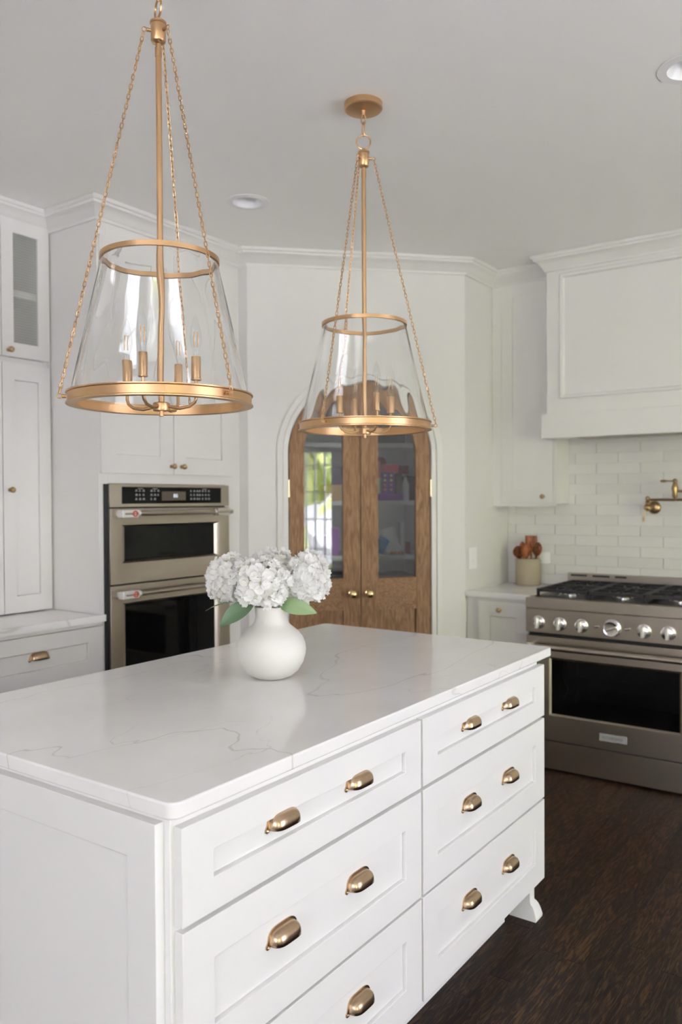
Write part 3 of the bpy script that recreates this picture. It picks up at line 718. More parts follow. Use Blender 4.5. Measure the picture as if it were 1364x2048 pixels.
bag('silver grey snack bag beside the blue foil bag', .305, -.575, Z3, .10, .15, .045, .30, WHB)
bag('orange snack bag leaning behind the blue foil bag', .42, -.66, Z3, .09, .17, .05, .1, ORB)
bag('pale blue snack bag next to the tall white carton', .262, -.70, Z3, .07, .15, .045, .5, pmat('pale_blue_foil', (.2, .3, .5), .3))
for i, (a, b_) in enumerate(((.30, -.515), (.255, -.51))):
    bag('small tan packet lying at the front edge of the lower shelf' if i == 0 else 'small tan packet in front of the tall white carton', a, b_, Z3, .022, .036, .016, PI/2, SNK)
pbox('carton', 'tall narrow white carton on the lower pantry shelf', 'box', .208, Z3, .028, .20, -.60, .05, WHT)
pbox('carton', 'small rust coloured carton beside the tall white carton', 'box', .172, Z3, .03, .075, -.58, .1, pmat('rust_card', (.22, .07, .04)))
# behind the other leaf
pbox('box', 'purple and black box on the oven side of the pantry shelf', 'box', .625, Z2+.101, .07, .11, -.54, .2, pmat('dusk_card', (.07, .05, .11)))
t = pbox('crate', 'tan cardboard carton on the oven side of the pantry shelf', 'box', .615, Z2, .12, .10, -.54, .2, TAN)
pbox('box', 'small navy and lilac box on lower shelf of the oven side', 'box', .64, Z3, .05, .17, -.56, .1, PURL)
pbox('box', 'dark grey carton on lower shelf beside the lilac box', 'box', .70, Z3, .10, .12, -.56, .1, BRN)
pbox('storage_bin', 'dark wide basket on the lowest visible pantry shelf', 'basket', .56, .8002, .34, .17, -.53, .3, pmat('dark_basket', (.05, .05, .05)))
pbox('storage_bin', 'grey storage bin on the lowest shelf of the range side', 'bin', .16, .8002, .32, .16, -.53, .3, pmat('grey_bin', (.14, .14, .14)))

# ------------------------------------------------------------------ right side: base cabinet, counter, upper cabinet, hood
lc = thing('base_cabinet', 'narrow off-white base cabinet left of the range under the crock', 'cabinet', (-1.9, 4.5, 0))
ly = 4.225
MB(RNF).box(-2.096, -1.702, -WY+.001, -ly, .10, .883).box(-2.096, -1.702, -WY+.1, -ly-.06, 0, .10).build('carcass', CABW, lc)
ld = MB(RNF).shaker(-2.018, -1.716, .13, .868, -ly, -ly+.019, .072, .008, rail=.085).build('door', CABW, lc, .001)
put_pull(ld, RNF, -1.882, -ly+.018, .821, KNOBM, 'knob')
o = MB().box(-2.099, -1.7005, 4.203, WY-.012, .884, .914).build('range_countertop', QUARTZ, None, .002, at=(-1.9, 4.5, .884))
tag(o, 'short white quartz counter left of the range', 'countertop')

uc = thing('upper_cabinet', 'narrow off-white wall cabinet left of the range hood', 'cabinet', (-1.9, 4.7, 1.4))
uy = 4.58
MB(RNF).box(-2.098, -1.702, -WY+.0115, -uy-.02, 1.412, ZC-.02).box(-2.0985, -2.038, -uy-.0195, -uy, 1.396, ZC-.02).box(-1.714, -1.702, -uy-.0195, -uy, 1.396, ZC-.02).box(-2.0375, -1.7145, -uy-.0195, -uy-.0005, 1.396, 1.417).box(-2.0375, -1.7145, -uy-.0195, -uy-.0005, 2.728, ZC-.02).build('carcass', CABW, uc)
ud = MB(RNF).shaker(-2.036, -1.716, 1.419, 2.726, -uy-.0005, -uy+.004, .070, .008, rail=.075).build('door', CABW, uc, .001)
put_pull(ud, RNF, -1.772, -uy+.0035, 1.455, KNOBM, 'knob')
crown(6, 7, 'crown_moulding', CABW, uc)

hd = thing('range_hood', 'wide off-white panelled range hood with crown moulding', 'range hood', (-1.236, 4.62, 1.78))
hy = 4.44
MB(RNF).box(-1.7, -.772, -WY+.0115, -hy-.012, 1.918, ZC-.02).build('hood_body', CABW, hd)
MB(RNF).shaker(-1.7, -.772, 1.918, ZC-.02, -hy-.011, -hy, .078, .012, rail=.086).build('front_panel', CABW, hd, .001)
def moulding(mb, a0, a1, z0, z1, b):
    prof = [(0, 0), (0, .004), (.006, .008), (.012, .005), (.018, .004), (.024, -.008), (.024, -.012), (0, -.012)]
    rings = []
    for sa, sz in ((0, 0), (1, 0), (1, 1), (0, 1)):
        rings.append([mb.bm.verts.new(mb.p((a0+d if sa == 0 else a1-d), b+h, (z0+d if sz == 0 else z1-d))) for d, h in prof])
    for k, l in zip(rings, rings[1:]+rings[:1]):
        for i in range(8): mb.face([k[i], k[(i+1) % 8], l[(i+1) % 8], l[i]])
    return mb
moulding(MB(RNF), -1.624, -.848, 2.002, 2.704-.0, -hy).build('panel_moulding', CABW, hd)
lb = MB(RNF).box(-1.725, -.747, -hy-.01, -hy+.020, 1.782, 1.919).box(-1.725, -1.702, -4.579, -hy-.01, 1.782, 1.919).box(-.770, -.747, -WY+.0115, -hy-.01, 1.782, 1.919).box(-1.702, -.770, -WY+.0115, -hy-.01, 1.80, 1.83).build('lower_band', CABW, hd, .0015)
MB(RNF).box(-1.6, -.87, -4.78, -4.50, 1.794, 1.7995).build('filter_panel', STEEL, hd)
crown(8, 9, 'crown_moulding', CABW, hd); crown(7, 8, 'crown_moulding', CABW, hd); crown(9, 10, 'crown_moulding', CABW, hd)

# ------------------------------------------------------------------ range
rg = thing('gas_range', 'wide stainless steel gas range with black oven window and grates', 'range', (-1.236, 4.45, 0))
rx0, rx1, ry = -1.696, -.776, 4.1155
F = -ry
MB(RNF).box(rx0+.004, rx1-.004, -4.79, F-.045, .06, .900).build('range_body', STEEL, rg)
MB(RNF).box(rx0+.03, rx1-.03, -4.74, F-.08, .0, .06).build('plinth', BLACK, rg)
# cooktop lip and control panel
MB(RNF).box(rx0, rx1, -4.795, F, .857, .914).build('cooktop', STEEL, rg, .004)
MB(RNF).box(rx0+.03, rx1-.03, -4.70, F-.06, .914, .917).build('burner_tray', BLACK, rg)
MB(RNF).prism([(rx0, .730), (rx1, .730), (rx1, .856), (rx0, .856)], F-.05, F-.004).build('control_panel', STEEL, rg, .001)
MB(RNF).box(rx0+.01, rx1-.01, F-.05, F-.03, .712, .731).build('gap_shade', DARK, rg)  # dark strip stands in for the shade below the control panel
def range_knob(cx, big=False):
    R = .040 if big else .0295; z = .784
    k = MB(RNF).lathe([(R+.006, 0), (R+.006, .004), (R+.001, .007)], (cx, F-.004, z), 'b', 32)
    if big:
        k.lathe([(R, .005), (R, .024), (R-.004, .028), (R-.010, .026), (0, .024)], (cx, F-.004, z), 'b', 32)
    else:
        k.lathe([(R, .005), (R-.002, .016), (R-.007, .019), (0, .019)], (cx, F-.004, z), 'b', 32)
    kn = k.build('control_knob', CHROME, rg)
    if big: MB(RNF).tube([(cx-.026, F+.026, z-.010), (cx+.026, F+.026, z+.010)], .006, 10).build('pointer', CHROME, kn)
    else: MB(RNF).box(cx-.0075, cx+.0075, F+.012, F+.040, z-R+.001, z+R-.001).build('grip_blade', BRACK, kn, .003)
for cx in (-1.624, -1.507, -1.392, -1.08, -.965, -.848): range_knob(cx)
range_knob(-1.236, True)
for cx in (-1.312, -1.160):
    MB(RNF).tube([(cx-.012, F, .786), (cx+.012, F, .790)], .006, 10).build('rocker_switch', CHROME, rg)
# oven door
D_ = MB(RNF)
def ring(mb, a0, a1, q0, q1, b): return [mb.bm.verts.new(mb.p(a, b, z)) for a, z in ((a0, q0), (a1, q0), (a1, q1), (a0, q1))]
Rr = [ring(D_, rx0+.004, rx1-.004, .163, .711, F-.045), ring(D_, rx0+.004, rx1-.004, .163, .711, F-.004), ring(D_, -1.566, -.906, .297, .603, F-.004), ring(D_, -1.556, -.916, .305, .592, F-.014), ring(D_, -1.556, -.916, .305, .592, F-.045)]
for k, l in zip(Rr, Rr[1:]+Rr[:1]):
    for i in range(4): D_.face([k[i], k[(i+1) % 4], l[(i+1) % 4], l[i]])
dr = D_.build('oven_door', STEEL, rg, .001)
MB(RNF).box(-1.557, -.915, F-.022, F-.013, .304, .593).build('door_glass', BLACKG, dr)
h = MB(RNF).tube([(rx0+.03, F+.055, .664), (rx1-.03, F+.055, .664)], .0145, 18).build('handle', STEEL, dr)
for cx in (rx0+.045, rx1-.045):
    MB(RNF).box(cx-.016, cx+.016, F-.004, F+.05, .652, .676).lathe([(.012, 0), (.019, .004), (.019, .028), (.012, .032)], (cx-.016, F+.055, .664), 'a', 18).build('handle_bracket', CHROME, h)
bd = MB(RNF).box(-1.301, -1.163, F-.004, F+.001, .208, .245).build('name_badge', mat('badge_plate', (.36, .36, .36), .45), dr, .001)
LET = {'K': '1001 1010 1100 1100 1010 1001 1001', 'I': '111 010 010 010 010 010 111', 'T': '11111 00100 00100 00100 00100 00100 00100', 'C': '0111 1000 1000 1000 1000 1000 0111', 'H': '1001 1001 1001 1111 1001 1001 1001', 'E': '1111 1000 1000 1110 1000 1000 1111', 'N': '10001 11001 11001 10101 10011 10011 10001', 'A': '01110 10001 10001 11111 10001 10001 10001', 'D': '1110 1001 1001 1001 1001 1001 1110'}
def lettering(text, fr, a0, b, z0, px, m_, parent):
    mb = MB(fr); a = a0
    for ch in text:
        rws = LET[ch].split()
        for j, r_ in enumerate(rws):
            i = 0
            while i < len(r_):
                if r_[i] == '1':
                    k = i
                    while k < len(r_) and r_[k] == '1': k += 1
                    mb.box(a+i*px, a+k*px, b, b+.0006, z0+(6-j)*px, z0+(7-j)*px); i = k
                else: i += 1
        a += (len(rws[0])+1.2)*px
    return mb.build('badge_lettering', m_, parent)
lettering('KITCHENAID', RNF, -1.284, F+.001, .2195, .00195, GREYP, bd)
MB(RNF).box(rx0+.004, rx1-.004, F-.06, F-.006, .012, .155).build('kick_panel', STEEL, rg, .001)
MB(RNF).box(rx0+.006, rx1-.006, F-.0448, F-.02, .1552, .1628).build('gap_shade', DARK, rg)  # dark strip painted for the shade between door and kick panel
# grates and burners
gz0, gz1 = .917, .957
for gi in range(3):
    g0 = rx0+.038+gi*.2835; g1 = g0+.277; y0, y1 = 4.178, 4.735
    mb = MB(); t_ = .013
    mb.box(g0, g1, y0, y0+t_, gz1-.016, gz1); mb.box(g0, g1, y1-t_, y1, gz1-.016, gz1); mb.box(g0, g0+t_, y0+t_, y1-t_, gz1-.016, gz1); mb.box(g1-t_, g1, y0+t_, y1-t_, gz1-.016, gz1)
    ym = (y0+y1)/2; mb.box(g0+t_, g1-t_, ym-.008, ym+.008, gz1-.016, gz1)
    for cy in ((y0+ym)/2, (y1+ym)/2):
        xm = (g0+g1)/2
        for dx, dy in ((1, 0), (-1, 0), (0, 1), (0, -1)):
            L0, L1 = .035, (g1-g0)/2-t_ if dx else (ym-y0)/2-t_
            if dx: mb.box(min(xm+dx*L0, xm+dx*L1), max(xm+dx*L0, xm+dx*L1), cy-.006, cy+.006, gz1-.014, gz1)
            else: mb.box(xm-.006, xm+.006, min(cy+dy*L0, cy+dy*L1), max(cy+dy*L0, cy+dy*L1), gz1-.014, gz1)
        for sx in (-1, 1):
            mb.tube([(xm+sx*.035, cy-.11, gz1-.008), (xm+sx*.075, cy, gz1-.008), (xm+sx*.035, cy+.11, gz1-.008)], .006, 6)
    for fx in (g0, g1-t_):
        for fy in (y0, ym-.006, y1-t_): mb.box(fx, fx+t_, fy, fy+t_, gz0, gz1-.014)
    mb.build('grate', IRON, rg)
    for cy in ((y0+ym)/2, (y1+ym)/2):
        xm = (g0+g1)/2
        bn = MB().lathe([(.055, 0), (.055, .006), (.045, .010), (.040, .012)], (xm, cy, .9172), 'z', 28).build('burner', CHROME, rg)
        MB().lathe([(.036, 0), (.038, .004), (.036, .010), (0, .012)], (xm, cy, .9295), 'z', 28).build('burner_cap', IRON, bn)
bgd = MB(RNF).prism([(rx0, .914), (rx1, .914), (rx1, .995), (rx0, .995)], -4.795, -4.765).build('backguard', STEEL, rg, .003)
mb = MB(RNF)
for i, (a, L_) in enumerate(((-1.676, .098), (-1.545, .100), (-1.413, .066), (-1.02, .1), (-.885, .09))): mb.box(a, a+L_, -4.7655, -4.7635, .977, .988)
mb.build('vent_slots', DARK, bgd)

# ------------------------------------------------------------------ pot filler
pf = thing('pot_filler', 'aged brass folding pot filler faucet mounted on the tiled backsplash', 'faucet', (-1.202, WY-.012, 1.39))
W_ = -WY+.0115
MB(RNF).lathe([(.036, 0), (.036, .005), (.030, .012), (.024, .016), (.014, .02)], (-1.203, W_, 1.388), 'b', 28).build('wall_flange', KNOBB, pf)
MB(RNF).tube([(-1.203, W_+.015, 1.388), (-1.222, W_+.055, 1.388)], .012, 14).ball((-1.225, W_+.060, 1.388), .021).lathe([(.010, .0), (.014, .02), (.009, .028), (.012, .034), (.009, .042)], (-1.225, W_+.060, 1.398), 'z', 18).ball((-1.225, W_+.060, 1.441), .012).build('valve_body', KNOBB, pf)
MB(RNF).tube([(-1.232, W_+.075, 1.378), (-1.240, W_+.078, 1.345), (-1.243, W_+.078, 1.325), (-1.243, W_+.078, 1.308)], [.004, .0035, .0065, .004], 12).build('lever', KNOBB, pf)
MB(RNF).tube([(-1.218, W_+.060, 1.432), (-.86, W_+.075, 1.432)], .0072, 14).build('arm', KNOBB, pf)
MB(RNF).lathe([(.011, 0), (.015, .01), (.015, .035), (.019, .055), (.012, .075), (.009, .085)], (-1.070, W_+.100, 1.442), 'z', 18).ball((-1.070, W_+.100, 1.536), .012).tube([(-1.070, W_+.100, 1.44), (-1.07, W_+.072, 1.434)], .006, 8).build('swivel_valve', KNOBB, pf)
MB(RNF).tube([(-1.075, W_+.100, 1.535), (-1.11, W_+.100, 1.536), (-1.125, W_+.100, 1.536), (-1.145, W_+.100, 1.536)], [.0035, .0035, .0075, .0055], 12).build('lever', KNOBB, pf)
MB(RNF).tube([(-1.06, W_+.100, 1.478), (-.86, W_+.13, 1.478), (-.84, W_+.135, 1.47), (-.835, W_+.136, 1.40)], .0068, 12).tube([(-.86, W_+.075, 1.432), (-.855, W_+.10, 1.45)], .006, 8).build('arm', KNOBB, pf)

# ------------------------------------------------------------------ switch and outlet plates
sf = (V((-2.10, 0, 0)), V((0, 1, 0)), V((1, 0, 0)))
sw_ = thing('switch_plate', 'white two-gang light switch plate on the wall by pantry', 'light switch', (-2.099, 4.30, 1.10))
pl = MB(sf).box(4.258, 4.352, .0005, .006, 1.035, 1.160).build('plate', PLASTW, sw_, .002)
for a in (4.276, 4.320): MB(sf).box(a, a+.018, .006, .011, 1.075, 1.12).build('rocker', PLASTW, sw_, .002)
ol = thing('wall_outlet', 'white outlet plate on the backsplash behind the utensil crock', 'outlet', (-1.85, WY-.012, 1.07))
MB(RNF).box(-1.885, -1.815, W_, W_+.006, 1.040, 1.112).build('plate', PLASTW, ol, .002)
MB(RNF).box(-1.867, -1.833, W_+.006, W_+.008, 1.05, 1.10).build('socket_face', PLASTW, ol, .001)

# ------------------------------------------------------------------ crock with wooden utensils
CKX, CKY = -1.925, 4.716-.005
ck = MB().lathe([(.0, 0), (.072, 0), (.076, .004), (.076, .158), (.074, .162), (.068, .162), (.067, .158), (.067, .012), (0, .012)], (CKX, CKY, .9142), 'z', 48).build('utensil_crock', CROCK, None, at=(CKX, CKY, .914))
tag(ck, 'straight-sided tan stone utensil crock on the short counter', 'crock')
def utensil(name, label, x, y, tx, ty, L_, kind, yaw):
    """handle from the crock floor up; top head shaped by kind"""
    base = V((CKX+x, CKY+y, .930)); top = V((CKX+tx, CKY+ty, .9142+L_)); d = (top-base)
    mb = MB(); n = 24; A = V((math.cos(yaw), math.sin(yaw), 0)); dn = d.normalized(); A = (A-dn*A.dot(dn)).normalized(); Bn = dn.cross(A); rings = []
    for i in range(n+1):
        t = i/n; c = base+d*t
        if t < .66: wd, tk = .006, .005
        else:
            u = (t-.66)/.34
            if kind == 'spoon': wd = .006+.029*math.sin(PI*min(u*1.0, 1))**.6; tk = .004+.006*math.sin(PI*u)
            else: wd = .010+.027*min(1, u*2.2); tk = .0035
            if i == n and kind == 'spoon': wd, tk = .008, .003
        bow = (-.010*math.sin(PI*max(0, (t-.66)/.34)) if kind == 'spoon' else 0)
        rings.append([mb.bm.verts.new(c+A*(wd*math.cos(2*PI*k/12))+Bn*(tk*math.sin(2*PI*k/12)+bow*(1-abs(math.cos(2*PI*k/12))))) for k in range(12)])
    for k, l in zip(rings, rings[1:]):
        for i in range(12): mb.face([k[i], k[(i+1) % 12], l[(i+1) % 12], l[i]], True)
    mb.face(rings[0][::-1]); mb.face(rings[-1])
    o = mb.build(name, ACAC, None, at=base); return tag(o, label, 'utensil')
utensil('wooden_spatula', 'flat wooden spatula standing tallest in the tan crock', .008, .038, .000, .050, .300, 'flat', .55)
utensil('wooden_spoon', 'wooden spoon leaning left at the crock rim, bowl low', -.025, -.020, -.058, -.022, .238, 'spoon', .6)
utensil('wooden_spoon', 'wooden spoon in the middle of the crock before the spatula', .0, -.035, .008, -.045, .248, 'spoon', .8)
utensil('wooden_turner', 'narrow wooden turner leaning right in the tan crock', .030, -.005, .066, .0, .262, 'spoon', -.2)
utensil('wooden_spoon', 'slim dark wooden spoon between left spoon and the spatula', -.030, .018, -.046, .022, .262, 'spoon', 1.3)

# ------------------------------------------------------------------ recessed lights
for i, (cx, cy) in enumerate(DLS[:2]):
    lb_ = ('white recessed ceiling light between the two pendants and oven cabinet', 'white recessed ceiling light above the floor in front of the range')[i]
    t = thing('recessed_light', lb_, 'ceiling light', (cx, cy, ZC-.005))
    MB().lathe([(.069, .0), (.069, -.004), (.098, -.003), (.100, -.0004)], (cx, cy, ZC), 'z', 48, close=True).build('trim_ring', PLASTW, t)
    mb = MB(); pr = [(.0685, 0), (.0695, .0), (.0695, .05), (.050, .052), (.0, .052), (0, .047), (.048, .047), (.056, .040)]
    mb.lathe(pr, (cx, cy, ZC), 'z', 48, close=True).build('reflector_cup', LENS, t)

# ------------------------------------------------------------------ pendants
def chain_path(mb, p0, p1, L_=.0185, wd=.0092, r=.00135, phase=0, sag=.0):
    p0, p1 = V(p0), V(p1); d = p1-p0; dist = d.length; dn = d.normalized(); pitch = L_-4.2*r; n = max(1, round((dist-L_)/pitch)+1); pitch = (dist-L_)/max(1, n-1)
    side = dn.cross(V((0, 0, 1))).normalized(); sd2 = dn.cross(side)
    for i in range(n):
        c = p0+dn*(L_/2+pitch*i); t0 = (c-p0).length/dist; c = c+V((0, 0, -1))*sag*math.sin(PI*t0)
        a = phase+(PI/2)*(i % 2)+random.uniform(-.35, .35); u = side*math.cos(a)+sd2*math.sin(a)
        h = (L_-wd)/2; rad = wd/2-r; pts = []
        for k in range(6): t = -PI/2+PI*k/5; pts.append(c+u*(rad*math.sin(t))+dn*(h+rad*math.cos(t)))
        for k in range(6): t = PI/2+PI*k/5; pts.append(c+u*(rad*math.sin(t))+dn*(-h+rad*math.cos(t)))
        rings = []; m_ = len(pts); nn = dn.cross(u)
        for j in range(m_):
            tan = (pts[(j+1) % m_]-pts[j-1]).normalized(); o1 = tan.cross(nn).normalized()
            rings.append([mb.bm.verts.new(pts[j]+(o1*math.cos(2*PI*q/5)+nn*math.sin(2*PI*q/5))*r) for q in range(5)])
        for j in range(m_):
            k_, l_ = rings[j], rings[(j+1) % m_]
            for q in range(5): mb.face([k_[q], k_[(q+1) % 5], l_[(q+1) % 5], l_[q]], True)
def pendant(label, cx, cy, ang, cand, seed, turn=0):
    tt = V((-cx, -cy, 0)).normalized(); rr = V((-tt.y, tt.x, 0))     # towards the middle of the room, and across
    t = thing('pendant_lantern', label, 'pendant light', (cx, cy, 1.68))
    FR = (V((cx, cy, 0)), rr, tt); R = .2275
    mb = MB(FR); za, zb = 1.681, 1.710
    mb.lathe([(R-.004, zb), (R+.003, zb), (R+.003, zb-.003), (R-.001, zb-.005), (R-.001, za+.005), (R+.003, za+.003), (R+.003, za), (R-.022, za), (R-.022, za+.0025), (R-.004, za+.0025)], (0, 0, 0), 'z', 128, close=True)
    br = mb.build('lower_ring', BRASS, t)
    rt_ = .1455
    MB(FR).lathe([(rt_+.002, 2.041), (rt_+.002, 2.053), (rt_-.007, 2.053), (rt_-.007, 2.041)], (0, 0, 0), 'z', 96, close=True).build('upper_ring', BRASS, t)
    # hand-blown shade: frustum wall with slightly wavy faces
    random.seed(seed); mb = MB(FR); nz, na = 36, 144; rows = []; ph = [random.uniform(0, 6.28) for _ in range(12)]
    def wave(a, v, q):
        return .00017*(math.sin(9*a+ph[q]+2.2*math.sin(3*v+ph[q+1]))+.8*math.sin(17*a+ph[q+2]+3.1*v+1.5*math.sin(5*v+ph[q+3]))+.7*math.sin(5*v*3+4*a+ph[q+4]))
    z0, z1, r0, r1 = zb-.006, 2.0405, R-.0065, rt_-.0010
    for side in (0, 1):
        g_ = []
        for j in range(nz+1):
            v = j/nz if side == 0 else 1-j/nz; row = []
            for i in range(na):
                a = 2*PI*i/na; r = r0+(r1-r0)*v+.004*math.sin(PI*v)*0+(-.0022 if side else 0)+wave(a, v, 6*side)*(1 if .02 < v < .98 else .2)
                row.append(mb.bm.verts.new(mb.p(r*math.cos(a), r*math.sin(a), z0+(z1-z0)*v)))
            g_.append(row)
        rows += g_
    for k, l in zip(rows, rows[1:]+rows[:1]):
        for i in range(na): mb.face([k[i], k[(i+1) % na], l[(i+1) % na], l[i]], True)
    mb.build('glass_shade', GLASS, t)
    # stem, hub, loop and canopy
    MB(FR).lathe([(.0075, 1.69), (.0075, 2.56)], (0, 0, 0), 'z', 20).lathe([(.0085, 2.555), (.0085, 2.578)], (0, 0, 0), 'z', 20).build('stem', BRASS, t)
    MB(FR).lathe([(.004, 1.655), (.0055, 1.656), (.0055, 1.668), (.020, 1.669), (.021, 1.672), (.021, 1.688), (.018, 1.690), (0, 1.690)], (0, 0, 0), 'z', 28).build('finial_hub', BRASS, t)
    hub = MB(FR).lathe([(.006, 2.57), (.007, 2.586), (.016, 2.590), (.0185, 2.594), (.0185, 2.634), (.0205, 2.636), (.0205, 2.641), (.016, 2.643), (.008, 2.646), (.006, 2.652), (0, 2.654)], (0, 0, 0), 'z', 32).build('top_hub', BRASS, t)
    n = 28; MB(FR).tube([(.024*math.cos(2*PI*i/n)*math.cos(turn), .024*math.cos(2*PI*i/n)*math.sin(turn), 2.675+.024*math.sin(2*PI*i/n)) for i in range(n)], .0027, 8, closed=True).build('loop_ring', BRASS, t)
    mb = MB(FR)
    def link(zc, hz, wd, turn):
        n = 20; pts = []
        for i in range(n):
            a = 2*PI*i/n; u = wd*math.copysign(abs(math.cos(a))**.8, math.cos(a)); pts.append((u*math.cos(turn), u*math.sin(turn), zc+hz*math.sin(a)))
        mb.tube(pts, .0022, 8, closed=True)
    link(2.719, .024, .009, 1.2+turn); link(2.752, .017, .008, -.3+turn); mb.build('suspension_link', BRASS, t)
    MB(FR).lathe([(0, ZC-.0005), (.062, ZC-.0005), (.066, ZC-.004), (.066, ZC-.022), (.062, ZC-.026), (.056, ZC-.027), (.008, ZC-.028), (.006, ZC-.044), (0, ZC-.046)], (0, 0, 0), 'z', 56).build('canopy', BRASS, t)
    # three chains with their eyes
    for q, a in enumerate(ang):
        ca, sa = math.cos(a), math.sin(a)
        for rad, z, L_ in ((R+.001, (za+zb)/2, .010), (.0175, 2.617, .012)):
            mb = MB(FR); mb.tube([(ca*rad, sa*rad, z), (ca*(rad+L_), sa*(rad+L_), z)], .0045, 12)
            cc = rad+L_+.0055; n = 14; mb.tube([(ca*(cc+.0055*math.cos(2*PI*i/n)), sa*(cc+.0055*math.cos(2*PI*i/n)), z+.0055*math.sin(2*PI*i/n)) for i in range(n)], .0014, 6, closed=True)
            mb.build('chain_eye', BRASS, t)
        A_ = FR[0]+rr*(ca*(R+.0175))+tt*(sa*(R+.0175))+V((0, 0, (za+zb)/2+.004)); B_ = FR[0]+rr*(ca*.0355)+tt*(sa*.0355)+V((0, 0, 2.613))
        mb = MB(); chain_path(mb, B_, A_, phase=a); mb.build('chain', BRASS, t, recalc=False)
    # four candle arms
    for (cr, ct) in cand:
        cs = MB(FR); rad = math.hypot(cr, ct); ux, uy = cr/rad, ct/rad
        pts = [(ux*.018, uy*.018, 1.680), (ux*.05, uy*.05, 1.674), (ux*(rad-.018), uy*(rad-.018), 1.678), (ux*(rad-.004), uy*(rad-.004), 1.688), (cr, ct, 1.70), (cr, ct, 1.745)]
        ca_ = cs.tube(pts, .0042, 10).build('candle_arm', BRASS, t)
        MB(FR).lathe([(.011, 1.741), (.0125, 1.742), (.0125, 1.745), (.0112, 1.746), (.0112, 1.799), (.0105, 1.801), (.008, 1.801), (.0, 1.800)], (cr, ct, 0), 'z', 24).build('candle_sleeve', BRASS, ca_)
        prof = [(.0062, 1.802), (.0068, 1.812), (.0105, 1.826), (.0138, 1.842), (.0142, 1.852), (.0122, 1.870), (.0075, 1.888), (.0035, 1.902), (0, 1.908)]
        inner = [(max(r-.0007, 0), z-.0006 if r == 0 else z) for r, z in reversed(prof[1:])]
        MB(FR).lathe(prof, (cr, ct, 0), 'z', 20, close=False).build('bulb', WPANE, ca_)
        mb = MB(FR)
        for dx in (-.004, .004): mb.tube([(cr+dx, ct, 1.825), (cr+dx, ct, 1.862)], .0012, 6)
        mb.tube([(cr-.004, ct, 1.862), (cr+.004, ct, 1.862)], .0004, 5); mb.build('filament', FILA, ca_)
    return t
cand1 = [(-.043, .085), (.043, -.085), (.085, .043), (-.085, -.043)]
pendant('nearer brass pendant lantern with tapered clear glass shade, hanging closest to viewer', -1.55, 1.4116, [math.radians(a) for a in (49, 169, 289)], cand1, 3, 1.25)
pendant('farther brass pendant lantern hanging in front of the arched pantry doors', -1.553, 2.345, [math.radians(a) for a in (4, 124, 244)], [(-.085, .045), (.04, .085), (.088, -.043), (-.03, -.085)][:0] or [(-.085, .01), (-.035, -.085), (.04, .088), (.09, -.012)], 8)

# ------------------------------------------------------------------ vase and hydrangeas
VX, VY = -1.540, 1.822
vp = [(0, 0), (.034, 0), (.046, .002), (.062, .009), (.080, .024), (.094, .047), (.1005, .070), (.102, .085), (.1000, .101), (.093, .119), (.081, .135), (.067, .147), (.056, .156), (.0495, .166), (.047, .178), (.0468, .190), (.0480, .203), (.0488, .208), (.0475, .2105), (.0445, .209), (.043, .200), (.0425, .178), (.046, .164), (.062, .145), (.088, .115), (.095, .085), (.088, .05), (.06, .015), (0, .01)]
va = MB().lathe(vp, (VX, VY, .9202), 'z', 72).build('flower_vase', CERAM, None, at=(VX, VY, .92)); tag(va, 'round cream ceramic vase with short neck on the island', 'vase')
def floret_mesh(seed):
    rnd = random.Random(seed); bm = bmesh.new()
    for k in range(4):
        a = PI/2*k+rnd.uniform(-.15, .15); L_ = .0165*rnd.uniform(.9, 1.1); W2 = .0100*rnd.uniform(.9, 1.1); cup = rnd.uniform(.15, .5); rows_ = []
        for j in range(5):
            v = j/4; wd = W2*math.sin(PI*(.12+.72*v))**.8; row = []
            for i in range(5):
                u = -1+i/2; x = L_*v*(1-.12*abs(u)*(v > .8)); y = wd*u; z = cup*L_*v*v*.9+.0035*abs(u)*v-.0022*math.sin(PI*v)+.0008*math.sin(7*u+5*v+seed)
                row.append(bm.verts.new((x*math.cos(a)-y*math.sin(a), x*math.sin(a)+y*math.cos(a), z+.0006*(k % 2))))
            rows_.append(row)
        for p, q in zip(rows_, rows_[1:]):
            for i in range(4): bm.faces.new([p[i], p[i+1], q[i+1], q[i]]).smooth = True
    me = bpy.data.meshes.new('floret'); bm.to_mesh(me); bm.free(); me.materials.append(PETAL); return me
FLOR = [floret_mesh(i) for i in range(5)]
rr = V((math.cos(YAW), math.sin(YAW), 0)); tt = V((math.sin(YAW), -math.cos(YAW), 0))
def leaf(mb, base, tip, width, up, fold=.25, droop=.0):
    base, tip = V(base), V(tip); d = tip-base; L_ = d.length; dn = d.normalized(); sd = dn.cross(up).normalized(); nn = sd.cross(dn); rows_ = []
    for j in range(15):
        v = j/14; wd = width*math.sin(PI*min(v*.93+.05, 1))**.85*(1-.25*v); c = base+d*v+nn*(.10*L_*math.sin(PI*v))-V((0, 0, droop*v*v)); row = []
        for i in range(9):
            u = -1+i/4; row.append(mb.bm.verts.new(c+sd*(wd*u)+nn*(fold*wd*abs(u)+.0012*math.sin(v*40-abs(u)*7)*(1-abs(u)*.5))))
        rows_.append(row)
    for p, q in zip(rows_, rows_[1:]):
        for i in range(8): mb.face([p[i], p[i+1], q[i+1], q[i]], True)
VC = V((VX, VY, .92))
